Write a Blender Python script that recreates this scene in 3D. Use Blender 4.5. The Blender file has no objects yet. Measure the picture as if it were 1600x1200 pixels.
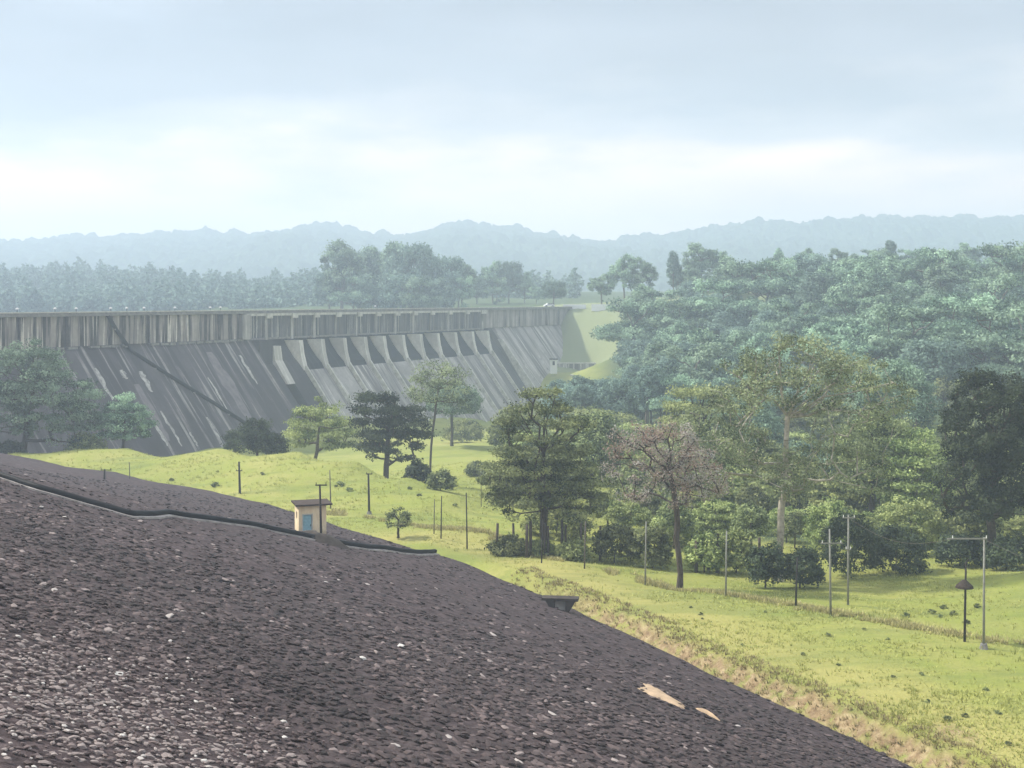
import bpy, math, random
import numpy as np
from mathutils import Vector

rng = np.random.default_rng(7)
random.seed(7)
SC = bpy.context.scene
COL = SC.collection

# ------------------------------------------------------------------ camera
F = 2000.0            # focal length in photo pixels (1600 wide)
HY = 470.0            # horizon row in the photo
cam_d = bpy.data.cameras.new('camera')
cam = bpy.data.objects.new('camera', cam_d)
COL.objects.link(cam)
cam.location = (0, 0, 0)
cam.rotation_euler = (math.radians(90), 0, 0)
cam_d.sensor_width = 36.0
cam_d.lens = 36.0 * F / 1600.0
cam_d.shift_y = -(600 - HY) / 1600.0
cam_d.clip_start = 0.3
cam_d.clip_end = 9000
SC.camera = cam

# ------------------------------------------------------------------ world
SUN_EL, SUN_AZ = 46.0, 284.0    # azimuth clockwise from +Y (left, slightly behind the camera)
EXPOSURE = 0.74
W = bpy.data.worlds.new('World')
SC.world = W
W.use_nodes = True
nt = W.node_tree
nt.nodes.clear()
def wn(t, **k):
    n = nt.nodes.new(t)
    for a, b in k.items():
        setattr(n, a, b)
    return n
def wl(a, b): nt.links.new(a, b)
sky = wn('ShaderNodeTexSky', sky_type='NISHITA', sun_disc=False)
sky.sun_elevation = math.radians(SUN_EL)
sky.sun_rotation = math.radians(SUN_AZ)
tc = wn('ShaderNodeTexCoord')
sep = wn('ShaderNodeSeparateXYZ')
wl(tc.outputs['Generated'], sep.inputs[0])
# clouds: layers stretched along the horizon
mp = wn('ShaderNodeMapping'); mp.inputs['Scale'].default_value = (2.3, 2.3, 8.0); mp.inputs['Location'].default_value = (0.35, 0.0, 0.2)
wl(tc.outputs['Generated'], mp.inputs['Vector'])
n1 = wn('ShaderNodeTexNoise'); n1.inputs['Scale'].default_value = 1.6; n1.inputs['Detail'].default_value = 5; n1.inputs['Roughness'].default_value = 0.48
wl(mp.outputs[0], n1.inputs['Vector'])
m1 = wn('ShaderNodeMath', operation='SUBTRACT'); wl(n1.outputs['Fac'], m1.inputs[0]); m1.inputs[1].default_value = 0.5
m2 = wn('ShaderNodeMath', operation='MULTIPLY_ADD'); wl(m1.outputs[0], m2.inputs[0]); m2.inputs[1].default_value = 0.20
wl(sep.outputs['Z'], m2.inputs[2])
cr = wn('ShaderNodeValToRGB')
e = cr.color_ramp.elements
e[0].position = 0.0; e[0].color = (.80, .81, .82, 1)
e[1].position = 1.0; e[1].color = (.48, .50, .54, 1)
for p, c in ((.055, (.86, .61, .475)), (.095, (.73, .535, .43)), (.127, (.33, .305, .30)), (.16, (.19, .197, .22)), (.215, (.160, .176, .205)), (.3, (.28, .30, .34))):
    x = cr.color_ramp.elements.new(p); x.color = (*c, 1)
wl(m2.outputs[0], cr.inputs[0])
# second, finer modulation of brightness
n2 = wn('ShaderNodeTexNoise'); n2.inputs['Scale'].default_value = 3.4; n2.inputs['Detail'].default_value = 6; n2.inputs['Roughness'].default_value = 0.5
wl(mp.outputs[0], n2.inputs['Vector'])
mr = wn('ShaderNodeMapRange'); mr.inputs['From Min'].default_value = .3; mr.inputs['From Max'].default_value = .7
mr.inputs['To Min'].default_value = 16.0; mr.inputs['To Max'].default_value = 19.5
wl(n2.outputs['Fac'], mr.inputs[0])
vm = wn('ShaderNodeVectorMath', operation='SCALE'); wl(cr.outputs[0], vm.inputs[0]); wl(mr.outputs[0], vm.inputs['Scale'])
mx = wn('ShaderNodeMix', data_type='RGBA'); mx.inputs['Factor'].default_value = 0.94
wl(sky.outputs[0], mx.inputs['A']); wl(vm.outputs[0], mx.inputs['B'])
bg = wn('ShaderNodeBackground'); bg.inputs['Strength'].default_value = 0.088
wl(mx.outputs['Result'], bg.inputs['Color'])
wo = wn('ShaderNodeOutputWorld'); wl(bg.outputs[0], wo.inputs['Surface'])

# ------------------------------------------------------------------ sun
sd = bpy.data.lights.new('sun', 'SUN'); sd.energy = 4.2; sd.angle = math.radians(3); sd.color = (1.0, .95, .86)
so = bpy.data.objects.new('sun', sd); COL.objects.link(so)
el, az = math.radians(SUN_EL), math.radians(SUN_AZ)
dvec = Vector((math.sin(az) * math.cos(el), math.cos(az) * math.cos(el), math.sin(el)))
so.rotation_euler = (-dvec).to_track_quat('-Z', 'Y').to_euler()
so.location = (0, 0, 200)

vs = SC.view_settings
vs.view_transform = 'Standard'; vs.look = 'None'; vs.exposure = EXPOSURE; vs.gamma = 1.0
vs.use_curve_mapping = False
SC.render.engine = 'CYCLES'
SC.cycles.use_denoising = True
SC.cycles.max_bounces = 6
SC.cycles.volume_bounces = 2
SC.cycles.diffuse_bounces = 3
SC.cycles.transparent_max_bounces = 8
SC.cycles.use_adaptive_sampling = True
SC.cycles.adaptive_threshold = 0.015

# ------------------------------------------------------------------ helpers
def smooth(a, b, x):
    t = np.clip((x - a) / (b - a), 0, 1)
    return t * t * (3 - 2 * t)

class RBF:
    def __init__(s, pts, vals):
        s.p = np.array(pts, float); v = np.array(vals, float); n = len(v)
        d = np.linalg.norm(s.p[:, None] - s.p[None], axis=2)
        A = np.zeros((n + 3, n + 3)); A[:n, :n] = d + np.eye(n) * 0.02
        P = np.c_[np.ones(n), s.p]; A[:n, n:] = P; A[n:, :n] = P.T
        s.w = np.linalg.solve(A, np.r_[v, 0, 0, 0])
    def __call__(s, x, y):
        x = np.asarray(x, float); sh = x.shape
        q = np.c_[x.ravel(), np.asarray(y, float).ravel()]
        out = np.empty(len(q)); n = len(s.p)
        for i in range(0, len(q), 20000):
            b = q[i:i + 20000]
            d = np.sqrt(((b[:, None] - s.p[None]) ** 2).sum(2))
            out[i:i + 20000] = d @ s.w[:n] + s.w[n] + b @ s.w[n + 1:]
        return out.reshape(sh)

def hash2(ix, iy, seed):
    h = (ix.astype(np.int64) * 374761393 + iy.astype(np.int64) * 668265263 + seed * 974634777) & 0x7fffffff
    h = ((h ^ (h >> 13)) * 1274126177) & 0x7fffffff
    h = (h ^ (h >> 16)) & 0xffff
    return h / 65535.0
def vnoise(x, y, seed=0):
    x = np.asarray(x, float); y = np.asarray(y, float)
    ix = np.floor(x); iy = np.floor(y); fx = x - ix; fy = y - iy
    fx = fx * fx * (3 - 2 * fx); fy = fy * fy * (3 - 2 * fy)
    a = hash2(ix, iy, seed); b = hash2(ix + 1, iy, seed); c = hash2(ix, iy + 1, seed); d = hash2(ix + 1, iy + 1, seed)
    return (a * (1 - fx) + b * fx) * (1 - fy) + (c * (1 - fx) + d * fx) * fy - .5
def fbm(x, y, s, o=4, seed=0):
    r = 0; a = 1.0
    for i in range(o):
        r = r + a * vnoise(x / s + 17.3 * i, y / s - 9.1 * i, seed + i); a *= .5; s *= .5
    return r

def px2w(px, py, d): return ((px - 800) / F * d, d, -(py - HY) / F * d)

def make_mesh(name, V, Fc, attrs=None, smooth_shade=False):
    """V (n,3); Fc (m,k) array or list of arrays with k=3/4"""
    me = bpy.data.meshes.new(name)
    V = np.ascontiguousarray(V, np.float32)
    groups = Fc if isinstance(Fc, list) and isinstance(Fc[0], np.ndarray) else [Fc]
    groups = [np.asarray(g, np.int32) for g in groups if len(g)]
    idx = np.concatenate([g.ravel() for g in groups])
    tot = np.concatenate([np.full(len(g), g.shape[1], np.int32) for g in groups])
    start = np.r_[0, np.cumsum(tot)[:-1]].astype(np.int32)
    me.vertices.add(len(V)); me.vertices.foreach_set('co', V.ravel())
    me.loops.add(len(idx)); me.loops.foreach_set('vertex_index', idx)
    me.polygons.add(len(tot)); me.polygons.foreach_set('loop_start', start)
    try: me.polygons.foreach_set('loop_total', tot)
    except Exception: pass
    if smooth_shade: me.polygons.foreach_set('use_smooth', np.ones(len(tot), bool))
    else: me.polygons.foreach_set('use_smooth', np.zeros(len(tot), bool))
    for k, v in (attrs or {}).items():
        a = me.attributes.new(k, 'FLOAT', 'POINT'); a.data.foreach_set('value', np.ascontiguousarray(v, np.float32))
    me.update(calc_edges=True)
    return me

def link(name, me, mat=None, parent=None, loc=None, kind=None, label=None, cat=None, group=None):
    o = bpy.data.objects.new(name, me); COL.objects.link(o)
    if mat is not None and me is not None and not me.materials: me.materials.append(mat)
    if parent is not None: o.parent = parent
    if loc is not None: o.location = loc
    if kind: o['kind'] = kind
    if label: o['label'] = label
    if cat: o['category'] = cat
    if group: o['group'] = group
    return o

def thing(name, label, cat, loc=(0, 0, 0), rz=0, group=None):
    o = link(name, None, None, None, loc, None, label, cat, group)
    o.rotation_euler = (0, 0, rz)
    return o

class MB:
    """collects boxes / tubes / prisms"""
    def __init__(s): s.v = []; s.q = []; s.t = []; s.n = 0
    def add(s, V, Q=None, T=None):
        V = np.asarray(V, float)
        if Q is not None and len(Q): s.q.append(np.asarray(Q) + s.n)
        if T is not None and len(T): s.t.append(np.asarray(T) + s.n)
        s.v.append(V); s.n += len(V); return s
    def box(s, x0, x1, y0, y1, z0, z1, fn=None):
        V = np.array([(x, y, z) for z in (z0, z1) for x, y in ((x0, y0), (x1, y0), (x1, y1), (x0, y1))], float)
        if fn is not None: V = np.array([fn(*p) for p in V])
        Q = [(0, 3, 2, 1), (4, 5, 6, 7), (0, 1, 5, 4), (1, 2, 6, 5), (2, 3, 7, 6), (3, 0, 4, 7)]
        return s.add(V, Q)
    def tube(s, pts, rad, n=6, cap=True):
        pts = np.asarray(pts, float); m = len(pts)
        rad = np.broadcast_to(np.asarray(rad, float), (m,))
        T = np.gradient(pts, axis=0); T /= np.linalg.norm(T, axis=1)[:, None] + 1e-9
        ref = np.where(np.abs(T[:, 2:3]) > .9, np.array([[1., 0, 0]]), np.array([[0, 0, 1.]]))
        A = np.cross(T, ref); A /= np.linalg.norm(A, axis=1)[:, None] + 1e-9
        B = np.cross(T, A)
        ang = np.arange(n) / n * 2 * np.pi
        V = pts[:, None] + rad[:, None, None] * (A[:, None] * np.cos(ang)[None, :, None] + B[:, None] * np.sin(ang)[None, :, None])
        V = V.reshape(-1, 3); Q = []
        for i in range(m - 1):
            for j in range(n):
                k = (j + 1) % n
                Q.append((i * n + j, i * n + k, (i + 1) * n + k, (i + 1) * n + j))
        s.add(V, Q)
        if cap:
            base = s.n - len(V)
            c = np.array([pts[0], pts[-1]]); b0 = s.n
            s.add(c)
            Tt = [(b0, base + (j + 1) % n, base + j) for j in range(n)] + [(b0 + 1, base + (m - 1) * n + j, base + (m - 1) * n + (j + 1) % n) for j in range(n)]
            s.t.append(np.array(Tt))
        return s
    def mesh(s, name, smooth_shade=False, attrs=None):
        V = np.concatenate(s.v); gs = []
        if s.q: gs.append(np.concatenate(s.q))
        if s.t: gs.append(np.concatenate(s.t))
        return make_mesh(name, V, gs, attrs, smooth_shade)

# ------------------------------------------------------------------ materials
class NM:
    def __init__(s, name, rough=.9, spec=.2):
        s.m = bpy.data.materials.new(name); s.m.use_nodes = True
        s.t = s.m.node_tree; s.b = s.t.nodes['Principled BSDF']; s.out = s.t.nodes['Material Output']
        s.b.inputs['Roughness'].default_value = rough
        s.b.inputs['Specular IOR Level'].default_value = spec
        s.co = None
    def n(s, t, **k):
        x = s.t.nodes.new(t)
        for a, b in k.items(): setattr(x, a, b)
        return x
    def l(s, a, b): s.t.links.new(a, b); return s
    def coord(s, kind='Object', scale=(1, 1, 1)):
        c = s.n('ShaderNodeTexCoord'); m = s.n('ShaderNodeMapping'); m.inputs['Scale'].default_value = scale
        s.l(c.outputs[kind], m.inputs[0]); return m.outputs[0]
    def noise(s, scale, detail=4, rough=.55, vec=None, sc=(1, 1, 1), dist=0):
        x = s.n('ShaderNodeTexNoise'); x.inputs['Scale'].default_value = scale; x.inputs['Detail'].default_value = detail
        x.inputs['Roughness'].default_value = rough; x.inputs['Distortion'].default_value = dist
        s.l(vec if vec is not None else s.coord(scale=sc), x.inputs['Vector']); return x.outputs['Fac']
    def ramp(s, fac, stops):
        r = s.n('ShaderNodeValToRGB'); e = r.color_ramp.elements
        for i, (p, c) in enumerate(stops):
            x = e[i] if i < 2 else e.new(p)
            x.position = p; x.color = (*c, 1) if len(c) == 3 else c
        s.l(fac, r.inputs[0]); return r.outputs[0]
    def mix(s, fac, a, b, mode='MIX'):
        x = s.n('ShaderNodeMix', data_type='RGBA', blend_type=mode)
        for inp, v in (('Factor', fac), ('A', a), ('B', b)):
            if isinstance(v, (int, float)): x.inputs[inp].default_value = v
            elif isinstance(v, tuple): x.inputs[inp].default_value = (*v, 1)
            else: s.l(v, x.inputs[inp])
        return x.outputs['Result']
    def attr(s, name):
        a = s.n('ShaderNodeAttribute', attribute_name=name); return a.outputs['Fac']
    def math(s, op, a, b=0.0, c=None):
        x = s.n('ShaderNodeMath', operation=op)
        for i, v in enumerate((a, b, c)):
            if v is None: continue
            if isinstance(v, (int, float)): x.inputs[i].default_value = v
            else: s.l(v, x.inputs[i])
        return x.outputs[0]
    def rnd(s): return s.n('ShaderNodeObjectInfo').outputs['Random']
    def color(s, c):
        if isinstance(c, tuple): s.b.inputs['Base Color'].default_value = (*c, 1)
        else: s.l(c, s.b.inputs['Base Color'])
        return s
    def bump(s, h, strength=.5, dist=.1):
        b = s.n('ShaderNodeBump'); b.inputs['Strength'].default_value = strength; b.inputs['Distance'].default_value = dist
        s.l(h, b.inputs['Height']); s.l(b.outputs[0], s.b.inputs['Normal']); return s

def simple(name, c, var=.25, scale=3, rough=.85, bump=.2):
    m = NM(name, rough); f = m.noise(scale, 5)
    lo = tuple(x * (1 - var) for x in c); hi = tuple(min(1, x * (1 + var)) for x in c)
    m.color(m.ramp(f, [(.3, lo), (.7, hi)]))
    if bump: m.bump(f, bump, .05)
    return m.m

def leafmat(name, dark, light, warm=None, transl=.25):
    m = NM(name, .75, .15)
    kf = 2.5 if 'forest' in name else 1.65  # forest leaves lightened further: part of the haze sits in their colour
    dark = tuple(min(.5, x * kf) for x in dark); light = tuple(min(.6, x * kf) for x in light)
    c = m.ramp(m.attr('tint'), [(0.0, dark), (1.0, light)])
    if warm: c = m.mix(m.math('MULTIPLY', m.math('GREATER_THAN', m.noise(.35, 3), .55), .6), c, warm)
    r = m.math('MULTIPLY_ADD', m.rnd(), .5, .75)
    hv = m.n('ShaderNodeHueSaturation'); m.l(c, hv.inputs['Color']); m.l(r, hv.inputs['Value'])
    m.l(m.math('MULTIPLY_ADD', m.rnd(), .03, .485), hv.inputs['Hue'])
    m.l(hv.outputs[0], m.b.inputs['Base Color'])
    t = m.n('ShaderNodeBsdfTranslucent'); m.l(hv.outputs[0], t.inputs['Color'])
    ms = m.n('ShaderNodeMixShader'); ms.inputs[0].default_value = transl
    m.l(m.b.outputs[0], ms.inputs[1]); m.l(t.outputs[0], ms.inputs[2]); m.l(ms.outputs[0], m.out.inputs['Surface'])
    return m.m

# ground: grass, with soil and forest-floor masks carried by the mesh
g = NM('grass_ground', .95, .1)
big = g.noise(.045, 5, .6); mid = g.noise(.35, 5, .65); fine = g.noise(3.0, 6, .7, sc=(1, 1, 1))
c = g.ramp(big, [(.32, (.205, .235, .062)), (.5, (.30, .305, .085)), (.68, (.38, .355, .12))])
c = g.mix(g.ramp(mid, [(.40, (0, 0, 0)), (.66, (.75, .75, .75))]), c, (.26, .30, .06))
c = g.mix(g.ramp(fine, [(.40, (.30, .30, .30)), (.60, (0, 0, 0))]), c, (.19, .215, .06))
yel = g.attr('road'); c = g.mix(g.math('MULTIPLY', yel, .75), c, g.ramp(mid, [(.3, (.40, .345, .12)), (.7, (.47, .395, .165))]))
soilc = g.ramp(g.noise(1.4, 6, .7), [(.3, (.16, .105, .06)), (.5, (.30, .215, .12)), (.68, (.46, .36, .21))])
sm = g.math('MULTIPLY', g.attr('soil'), g.ramp(g.noise(.9, 5, .7), [(.36, (.1, .1, .1)), (.5, (1, 1, 1))]))
ter = g.noise(.16, 4, .55, sc=(.35, 1.6, 6.0))
c = g.mix(g.ramp(ter, [(.52, (0, 0, 0)), (.62, (.5, .5, .5))]), c, (.16, .20, .055))
c = g.mix(sm, c, soilc)
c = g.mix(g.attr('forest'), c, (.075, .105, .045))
c = g.mix(g.attr('slope'), c, (.22, .25, .13))
g.color(c); g.bump(fine, .9, .18)
M_GROUND = g.m

g = NM('stone_bed', .95, .15)
f1 = g.noise(1.6, 7, .7); f2 = g.noise(.06, 4)
c = g.ramp(f1, [(.3, (.015, .010, .010)), (.5, (.062, .045, .046)), (.72, (.13, .10, .10))])
c = g.mix(g.ramp(f2, [(.4, (0, 0, 0)), (.7, (.5, .5, .5))]), c, (.052, .042, .042))
g.color(c); g.bump(f1, 1.0, .12); M_BED = g.m

g = NM('pitching_stone', .85, .3)
c = g.ramp(g.attr('tint'), [(0, (.015, .010, .010)), (.5, (.060, .042, .041)), (.80, (.142, .105, .10)), (.93, (.33, .28, .26)), (1.0, (.58, .55, .51))])
c = g.mix(g.ramp(g.noise(9, 4), [(.35, (0, 0, 0)), (.75, (.2, .2, .2))]), c, (.13, .11, .105))
g.color(c); g.bump(g.noise(7, 5, .7), .6, .05); M_STONE = g.m

M_SAND = simple('bare_sand', (.40, .29, .19), .25, 1.5)
M_SOIL_DARK = simple('dark_soil', (.055, .045, .038), .4, 2)
M_BARK_D = simple('dark_bark', (.075, .06, .048), .4, 6)
M_BARK_P = simple('pale_bark', (.36, .33, .27), .4, 3)
M_BARK_M = simple('brown_bark', (.15, .125, .10), .4, 5)

def dam_mat(name, base, light, dark, streak=1.0, amount=.5):
    """masonry face: stains run down the face (object coordinates: x along, z height)"""
    m = NM(name, .9, .2)
    fine = m.noise(.9, 6, .7)
    st = m.noise(1.0, 5, .62, sc=(.34 * streak, .02, .028))
    st2 = m.noise(1.0, 4, .6, sc=(1.1 * streak, .03, .042))
    blotch = m.noise(.10, 5, .6)
    c = m.ramp(blotch, [(.32, tuple(x * .72 for x in base)), (.68, tuple(x * 1.25 for x in base))])
    c = m.mix(m.ramp(st, [(.47, (0, 0, 0)), (.56, (amount,) * 3)]), c, dark)
    c = m.mix(m.ramp(st2, [(.57, (0, 0, 0)), (.66, (amount * 1.3,) * 3)]), c, light)
    c = m.mix(m.ramp(fine, [(.3, (.45,) * 3), (.6, (0, 0, 0))]), c, tuple(x * .5 for x in base))
    br = m.n('ShaderNodeTexBrick'); m.l(m.coord(scale=(1, 1, 1)), br.inputs['Vector'])
    m.color(c); m.bump(fine, .5, .15)
    return m.m
M_DAM_WALL = dam_mat('stained_parapet_wall', (.33, .29, .27), (.66, .61, .55), (.03, .026, .028), 1.0, 1.0)
M_DAM_FACE = dam_mat('dark_masonry_face', (.112, .100, .104), (.36, .335, .32), (.05, .045, .048), .7, .7)
M_CHUTE = dam_mat('worn_concrete_chute', (.38, .355, .335), (.66, .63, .58), (.10, .09, .09), .75, .75)
M_CHUTE_DARK = dam_mat('dark_training_chute', (.070, .064, .068), (.12, .11, .11), (.045, .042, .045), .8, .4)
M_CONC = simple('pale_concrete', (.50, .48, .43), .3, .8)
M_CONC_D = simple('weathered_concrete', (.21, .20, .19), .35, 1.2)
M_GATE = dam_mat('dark_spillway_gate', (.155, .148, .152), (.46, .44, .41), (.05, .05, .058), 1.2, .8)
M_OGEE = dam_mat('shade_dark_ogee', (.018, .018, .022), (.08, .08, .08), (.02, .02, .024), 1, .4)  # near-black: the deep shade of the bay recess is put into the colour
M_WALL_PALE = dam_mat('pale_stained_wall', (.36, .325, .305), (.62, .58, .54), (.07, .06, .06), 1.0, .7)
M_BLACK = simple('black_pipe_coating', (.006, .006, .007), .2, 4, .6)
M_GREYPIPE = simple('light_concrete_bed', (.36, .33, .31), .3, 2)
g = NM('cream_render', .9, .2); f1 = g.noise(2.2, 5, .65, sc=(1, 1, .35)); zg = g.n('ShaderNodeSeparateXYZ'); g.l(g.coord(), zg.inputs[0])
cc = g.ramp(f1, [(.3, (.68, .53, .32)), (.7, (.84, .72, .50))])
wear = g.math('MULTIPLY', g.ramp(zg.outputs[2], [(.0, (1, 1, 1)), (.9, (0, 0, 0))]), g.ramp(g.noise(3, 4), [(.35, (0, 0, 0)), (.6, (.8, .8, .8))]))
g.color(g.mix(wear, cc, (.25, .19, .14))); M_CREAM = g.m
M_BLUE = simple('pale_blue_paint', (.25, .44, .50), .15, 6)
M_ROOF = simple('dark_brown_roof', (.055, .038, .03), .3, 3)
M_DARK = simple('dark_opening', (.02, .02, .022), .2, 3)
M_RUST = simple('rusty_steel', (.045, .034, .028), .4, 8)
M_POLE_D = simple('dark_steel_pole', (.035, .032, .03), .3, 5)
M_POLE_L = simple('pale_concrete_pole', (.24, .24, .21), .2, 4)
M_POLE_M = simple('weathered_wooden_pole', (.13, .115, .095), .35, 5)
M_WHITE = simple('white_paint', (.78, .78, .76), .08, 3)

L_OLIVE = leafmat('olive_leaves', (.040, .054, .028), (.25, .275, .15))
L_DARK = leafmat('dark_green_leaves', (.008, .015, .009), (.075, .098, .052))
L_MID = leafmat('mid_green_leaves', (.026, .040, .015), (.235, .26, .115))
L_LIGHT = leafmat('light_green_leaves', (.060, .085, .026), (.32, .35, .14))
L_PINK = leafmat('pinkish_dry_leaves', (.25, .18, .13), (.54, .43, .33))
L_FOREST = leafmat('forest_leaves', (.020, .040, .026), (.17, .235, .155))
L_FOREST2 = leafmat('haze_teal_forest_leaves', (.022, .040, .032), (.125, .175, .135))  # pale teal: distance haze painted into the leaf colour
L_GRASS = leafmat('grass_blades', (.13, .145, .038), (.28, .275, .09))
L_DRY = leafmat('dry_weeds', (.10, .09, .04), (.36, .31, .15))

# ------------------------------------------------------------------ terrain
# embankment toe and crest as paired plan polylines
ZT = -24.0
toe_px = [(1430, 1200), (1265, 1120), (1100, 1050), (985, 995), (885, 945), (780, 905), (680, 868), (643, 857), (592, 840), (507, 815), (420, 787), (330, 766), (180, 738), (60, 718)]
toe = [(44., 22.), (33., 46.)] + [(px2w(px, py, F * -ZT / (py - HY))[0], F * -ZT / (py - HY)) for px, py in toe_px] + [(-88., 205.), (-112., 212.)]
nx, ny = .905, .425
crest = []
for i, (x, y) in enumerate(toe):
    if i < 8:
        s = nx * x + ny * y; crest.append((x - nx * (s + 24), y - ny * (s + 24)))
    else:
        crest.append(None)
n8 = len(toe) - 8
c0 = crest[7]
far_c = np.array([c0, (-84., 112.), (-104., 142.), (-116., 172.), (-122., 200.), (-126., 216.)])
tt = np.linspace(0, 1, len(far_c))
for k in range(n8):
    u = (k + 1) / n8
    crest[8 + k] = (float(np.interp(u, tt, far_c[:, 0])), float(np.interp(u, tt, far_c[:, 1])))
toe = np.array(toe); crest = np.array(crest)
def A_plane(x, y): return -9.7 - .3045 * (nx * x + ny * y)
pipe_px = [(-40, 735), (0, 748), (60, 768), (130, 787), (205, 808), (240, 808), (262, 805), (330, 815), (400, 826), (450, 836), (530, 853), (600, 862), (680, 866)]
pts = []; vals = []
def solveA(px, py):
    dx = (px - 800) / F; dz = -(py - HY) / F
    k = nx * dx + ny; d = -9.7 / (dz + .3045 * k)
    return dx * d, d, dz * d
pipe_w = []
for px, py in pipe_px:
    x, y, z = solveA(px, py); z = max(z, -23.8)
    pipe_w.append((x, y, z)); pts.append((x, y)); vals.append(z)
for x, y in toe:
    pts.append((x, y)); vals.append(ZT)
for s in (.5, 12, 24, 36):
    for c_ in np.arange(-30, 100, 9):
        x = nx * s - ny * c_; y = ny * s + nx * c_
        # only the near plane, this side of the pipe
        if y > 10 and (y < 78 if s < 20 else y < 95 + (s - 24) * .5) and y > 0:
            if min(math.hypot(x - a, y - b) for a, b, _ in pipe_w) > 6:
                pts.append((x, y)); vals.append(A_plane(x, y))
for px_ in (0, 40, 90, 150, 205, 280, 350, 420, 480):
    a_ = solveA(px_, float(np.interp(px_, [p[0] for p in pipe_px], [p[1] for p in pipe_px])))
    dt_ = F * -ZT / (float(np.interp(px_, [p[0] for p in toe_px[::-1]], [p[1] for p in toe_px[::-1]])) - HY)
    b_ = ((px_ - 800) / F * dt_, dt_, ZT)
    for f in (.3, .6, .85):
        pts.append((a_[0] + (b_[0] - a_[0]) * f, a_[1] + (b_[1] - a_[1]) * f)); vals.append(a_[2] + (b_[2] - a_[2]) * f - .5 * math.sin(f * math.pi))
for i in range(0, len(crest)):
    pts.append(tuple(crest[i])); vals.append(-2.6)
EZ0 = RBF(pts, vals)
def EZ(x, y):
    return EZ0(x, y) + .22 * fbm(x, y, 9, 3, 5) + .05 * fbm(x, y, 1.6, 2, 9)

poly = np.concatenate([toe, crest[::-1]])
def in_poly(x, y, P=poly):
    x = np.asarray(x, float); y = np.asarray(y, float); r = np.zeros(x.shape, bool)
    n = len(P)
    for i in range(n):
        x0, y0 = P[i]; x1, y1 = P[(i + 1) % n]
        if y0 == y1: continue
        c_ = ((y0 > y) != (y1 > y)) & (x < (x1 - x0) * (y - y0) / (y1 - y0) + x0)
        r ^= c_
    return r
def dist_poly(x, y, P):
    x = np.asarray(x, float); y = np.asarray(y, float); best = np.full(x.shape, 1e9); par = np.zeros(x.shape)
    for i in range(len(P) - 1):
        a = P[i]; b = P[i + 1]; d = b - a; L = d @ d
        t = np.clip(((x - a[0]) * d[0] + (y - a[1]) * d[1]) / L, 0, 1)
        q = np.hypot(x - a[0] - t * d[0], y - a[1] - t * d[1])
        m = q < best; best = np.where(m, q, best); par = np.where(m, i + t, par)
    return best, par

# dam frame
DO = np.array([-96., 240.]); DE = np.array([.4104, .9119]); DN = np.array([.9119, -.4104])
def dam(u, v, z): return (DO[0] + DE[0] * u + DN[0] * v, DO[1] + DE[1] * u + DN[1] * v, z)
def u_of_px(px): return (1 / (.0041667 - px * 2.448e-6) - 240) / .9119

ctl = []   # (px,py,d)
ctl += [(750, 832, 130), (900, 880, 115), (1100, 927, 102), (1300, 962, 95), (1600, 1020, 84.5)]
ctl += [(1400, 1000, 87), (1200, 1000, 88.5), (1000, 930, 102), (1600, 1120, 71.5), (1500, 1180, 65.8), (1350, 1080, 76)]
ctl += [(1330, 940, 101), (1400, 915, 112), (1500, 907, 113), (1480, 960, 98), (1600, 893, 108), (1560, 903, 108), (1600, 950, 97)]
ctl += [(1218, 912, 112), (1062, 923, 106), (850, 868, 122), (950, 882, 119), (1130, 905, 112)]
ctl += [(20, 706, 201), (120, 701, 201), (200, 699, 200), (350, 700, 190), (470, 708, 181), (560, 722, 172), (640, 745, 161), (700, 771, 152)]
ctl += [(300, 740, 175), (200, 730, 184), (420, 770, 158), (576, 803, 145), (480, 770, 158), (560, 770, 156), (640, 800, 146), (690, 842, 128)]
ctl += [(720, 850, 127.5), (740, 800, 149), (720, 760, 176), (725, 720, 213), (720, 695, 262), (720, 680, 330)]
vp = []; vv = []
for px, py, d in ctl:
    x, y, z = px2w(px, py, d); vp.append((x, y)); vv.append(z)
for i, (x, y) in enumerate(toe):
    if i < 8: vp.append((x + 2.5, y + 1.2)); vv.append(-23.3)
    else: vp.append((x + .8, y + 1.6)); vv.append(ZT + .05)
    ci = crest[i]; q = .75 * np.array((x, y)) + .25 * ci
    vp.append(tuple(q)); vv.append(-26.5)
    q = .3 * np.array((x, y)) + .7 * ci; vp.append(tuple(q)); vv.append(-28)
# behind the mound
for px, d, z in ((0, 212, -28), (120, 213, -29), (250, 211, -29.5), (400, 200, -29.5), (520, 191, -29), (620, 178, -28), (690, 168, -27), (60, 225, -31), (250, 230, -32), (450, 215, -32), (600, 200, -30.5),
                 (350, 250, -34), (500, 240, -33), (640, 230, -30), (900, 160, -27), (1100, 160, -28), (1350, 150, -28), (1600, 150, -28),
                 (850, 240, -30), (1050, 240, -31), (1300, 220, -30), (1600, 220, -27), (850, 330, -35), (1000, 330, -32), (860, 400, -34),
                 (1200, 320, -22), (1450, 320, -16), (1700, 320, -12), (980, 400, -24), (1100, 400, -14), (1300, 400, -4), (1500, 400, -2), (1750, 400, 0),
                 (960, 470, -14), (1050, 480, 0), (1200, 490, 7), (1350, 500, 8), (1500, 500, 8), (1700, 500, 8), (1200, 620, 0), (1500, 620, 2), (1900, 500, 8),
                 (885, 432, -30), (930, 432, -22), (900, 470, -22), (890, 506, -3.2), (940, 500, -3), (985, 495, -3)):
    vp.append(((px - 800) / F * d, d)); vv.append(z)
for u in (0, 60, 120, 180, 220):
    h = 31 + 6.5 * smooth(60, 190, u)
    vp.append(dam(u, .75 * (h - 6) + 4, 0)[:2]); vv.append(-2.6 - h)
for u in (-60, 0, 60, 120, 180, 240, 275):
    vp.append(dam(u, -12, 0)[:2]); vv.append(-22)
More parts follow.
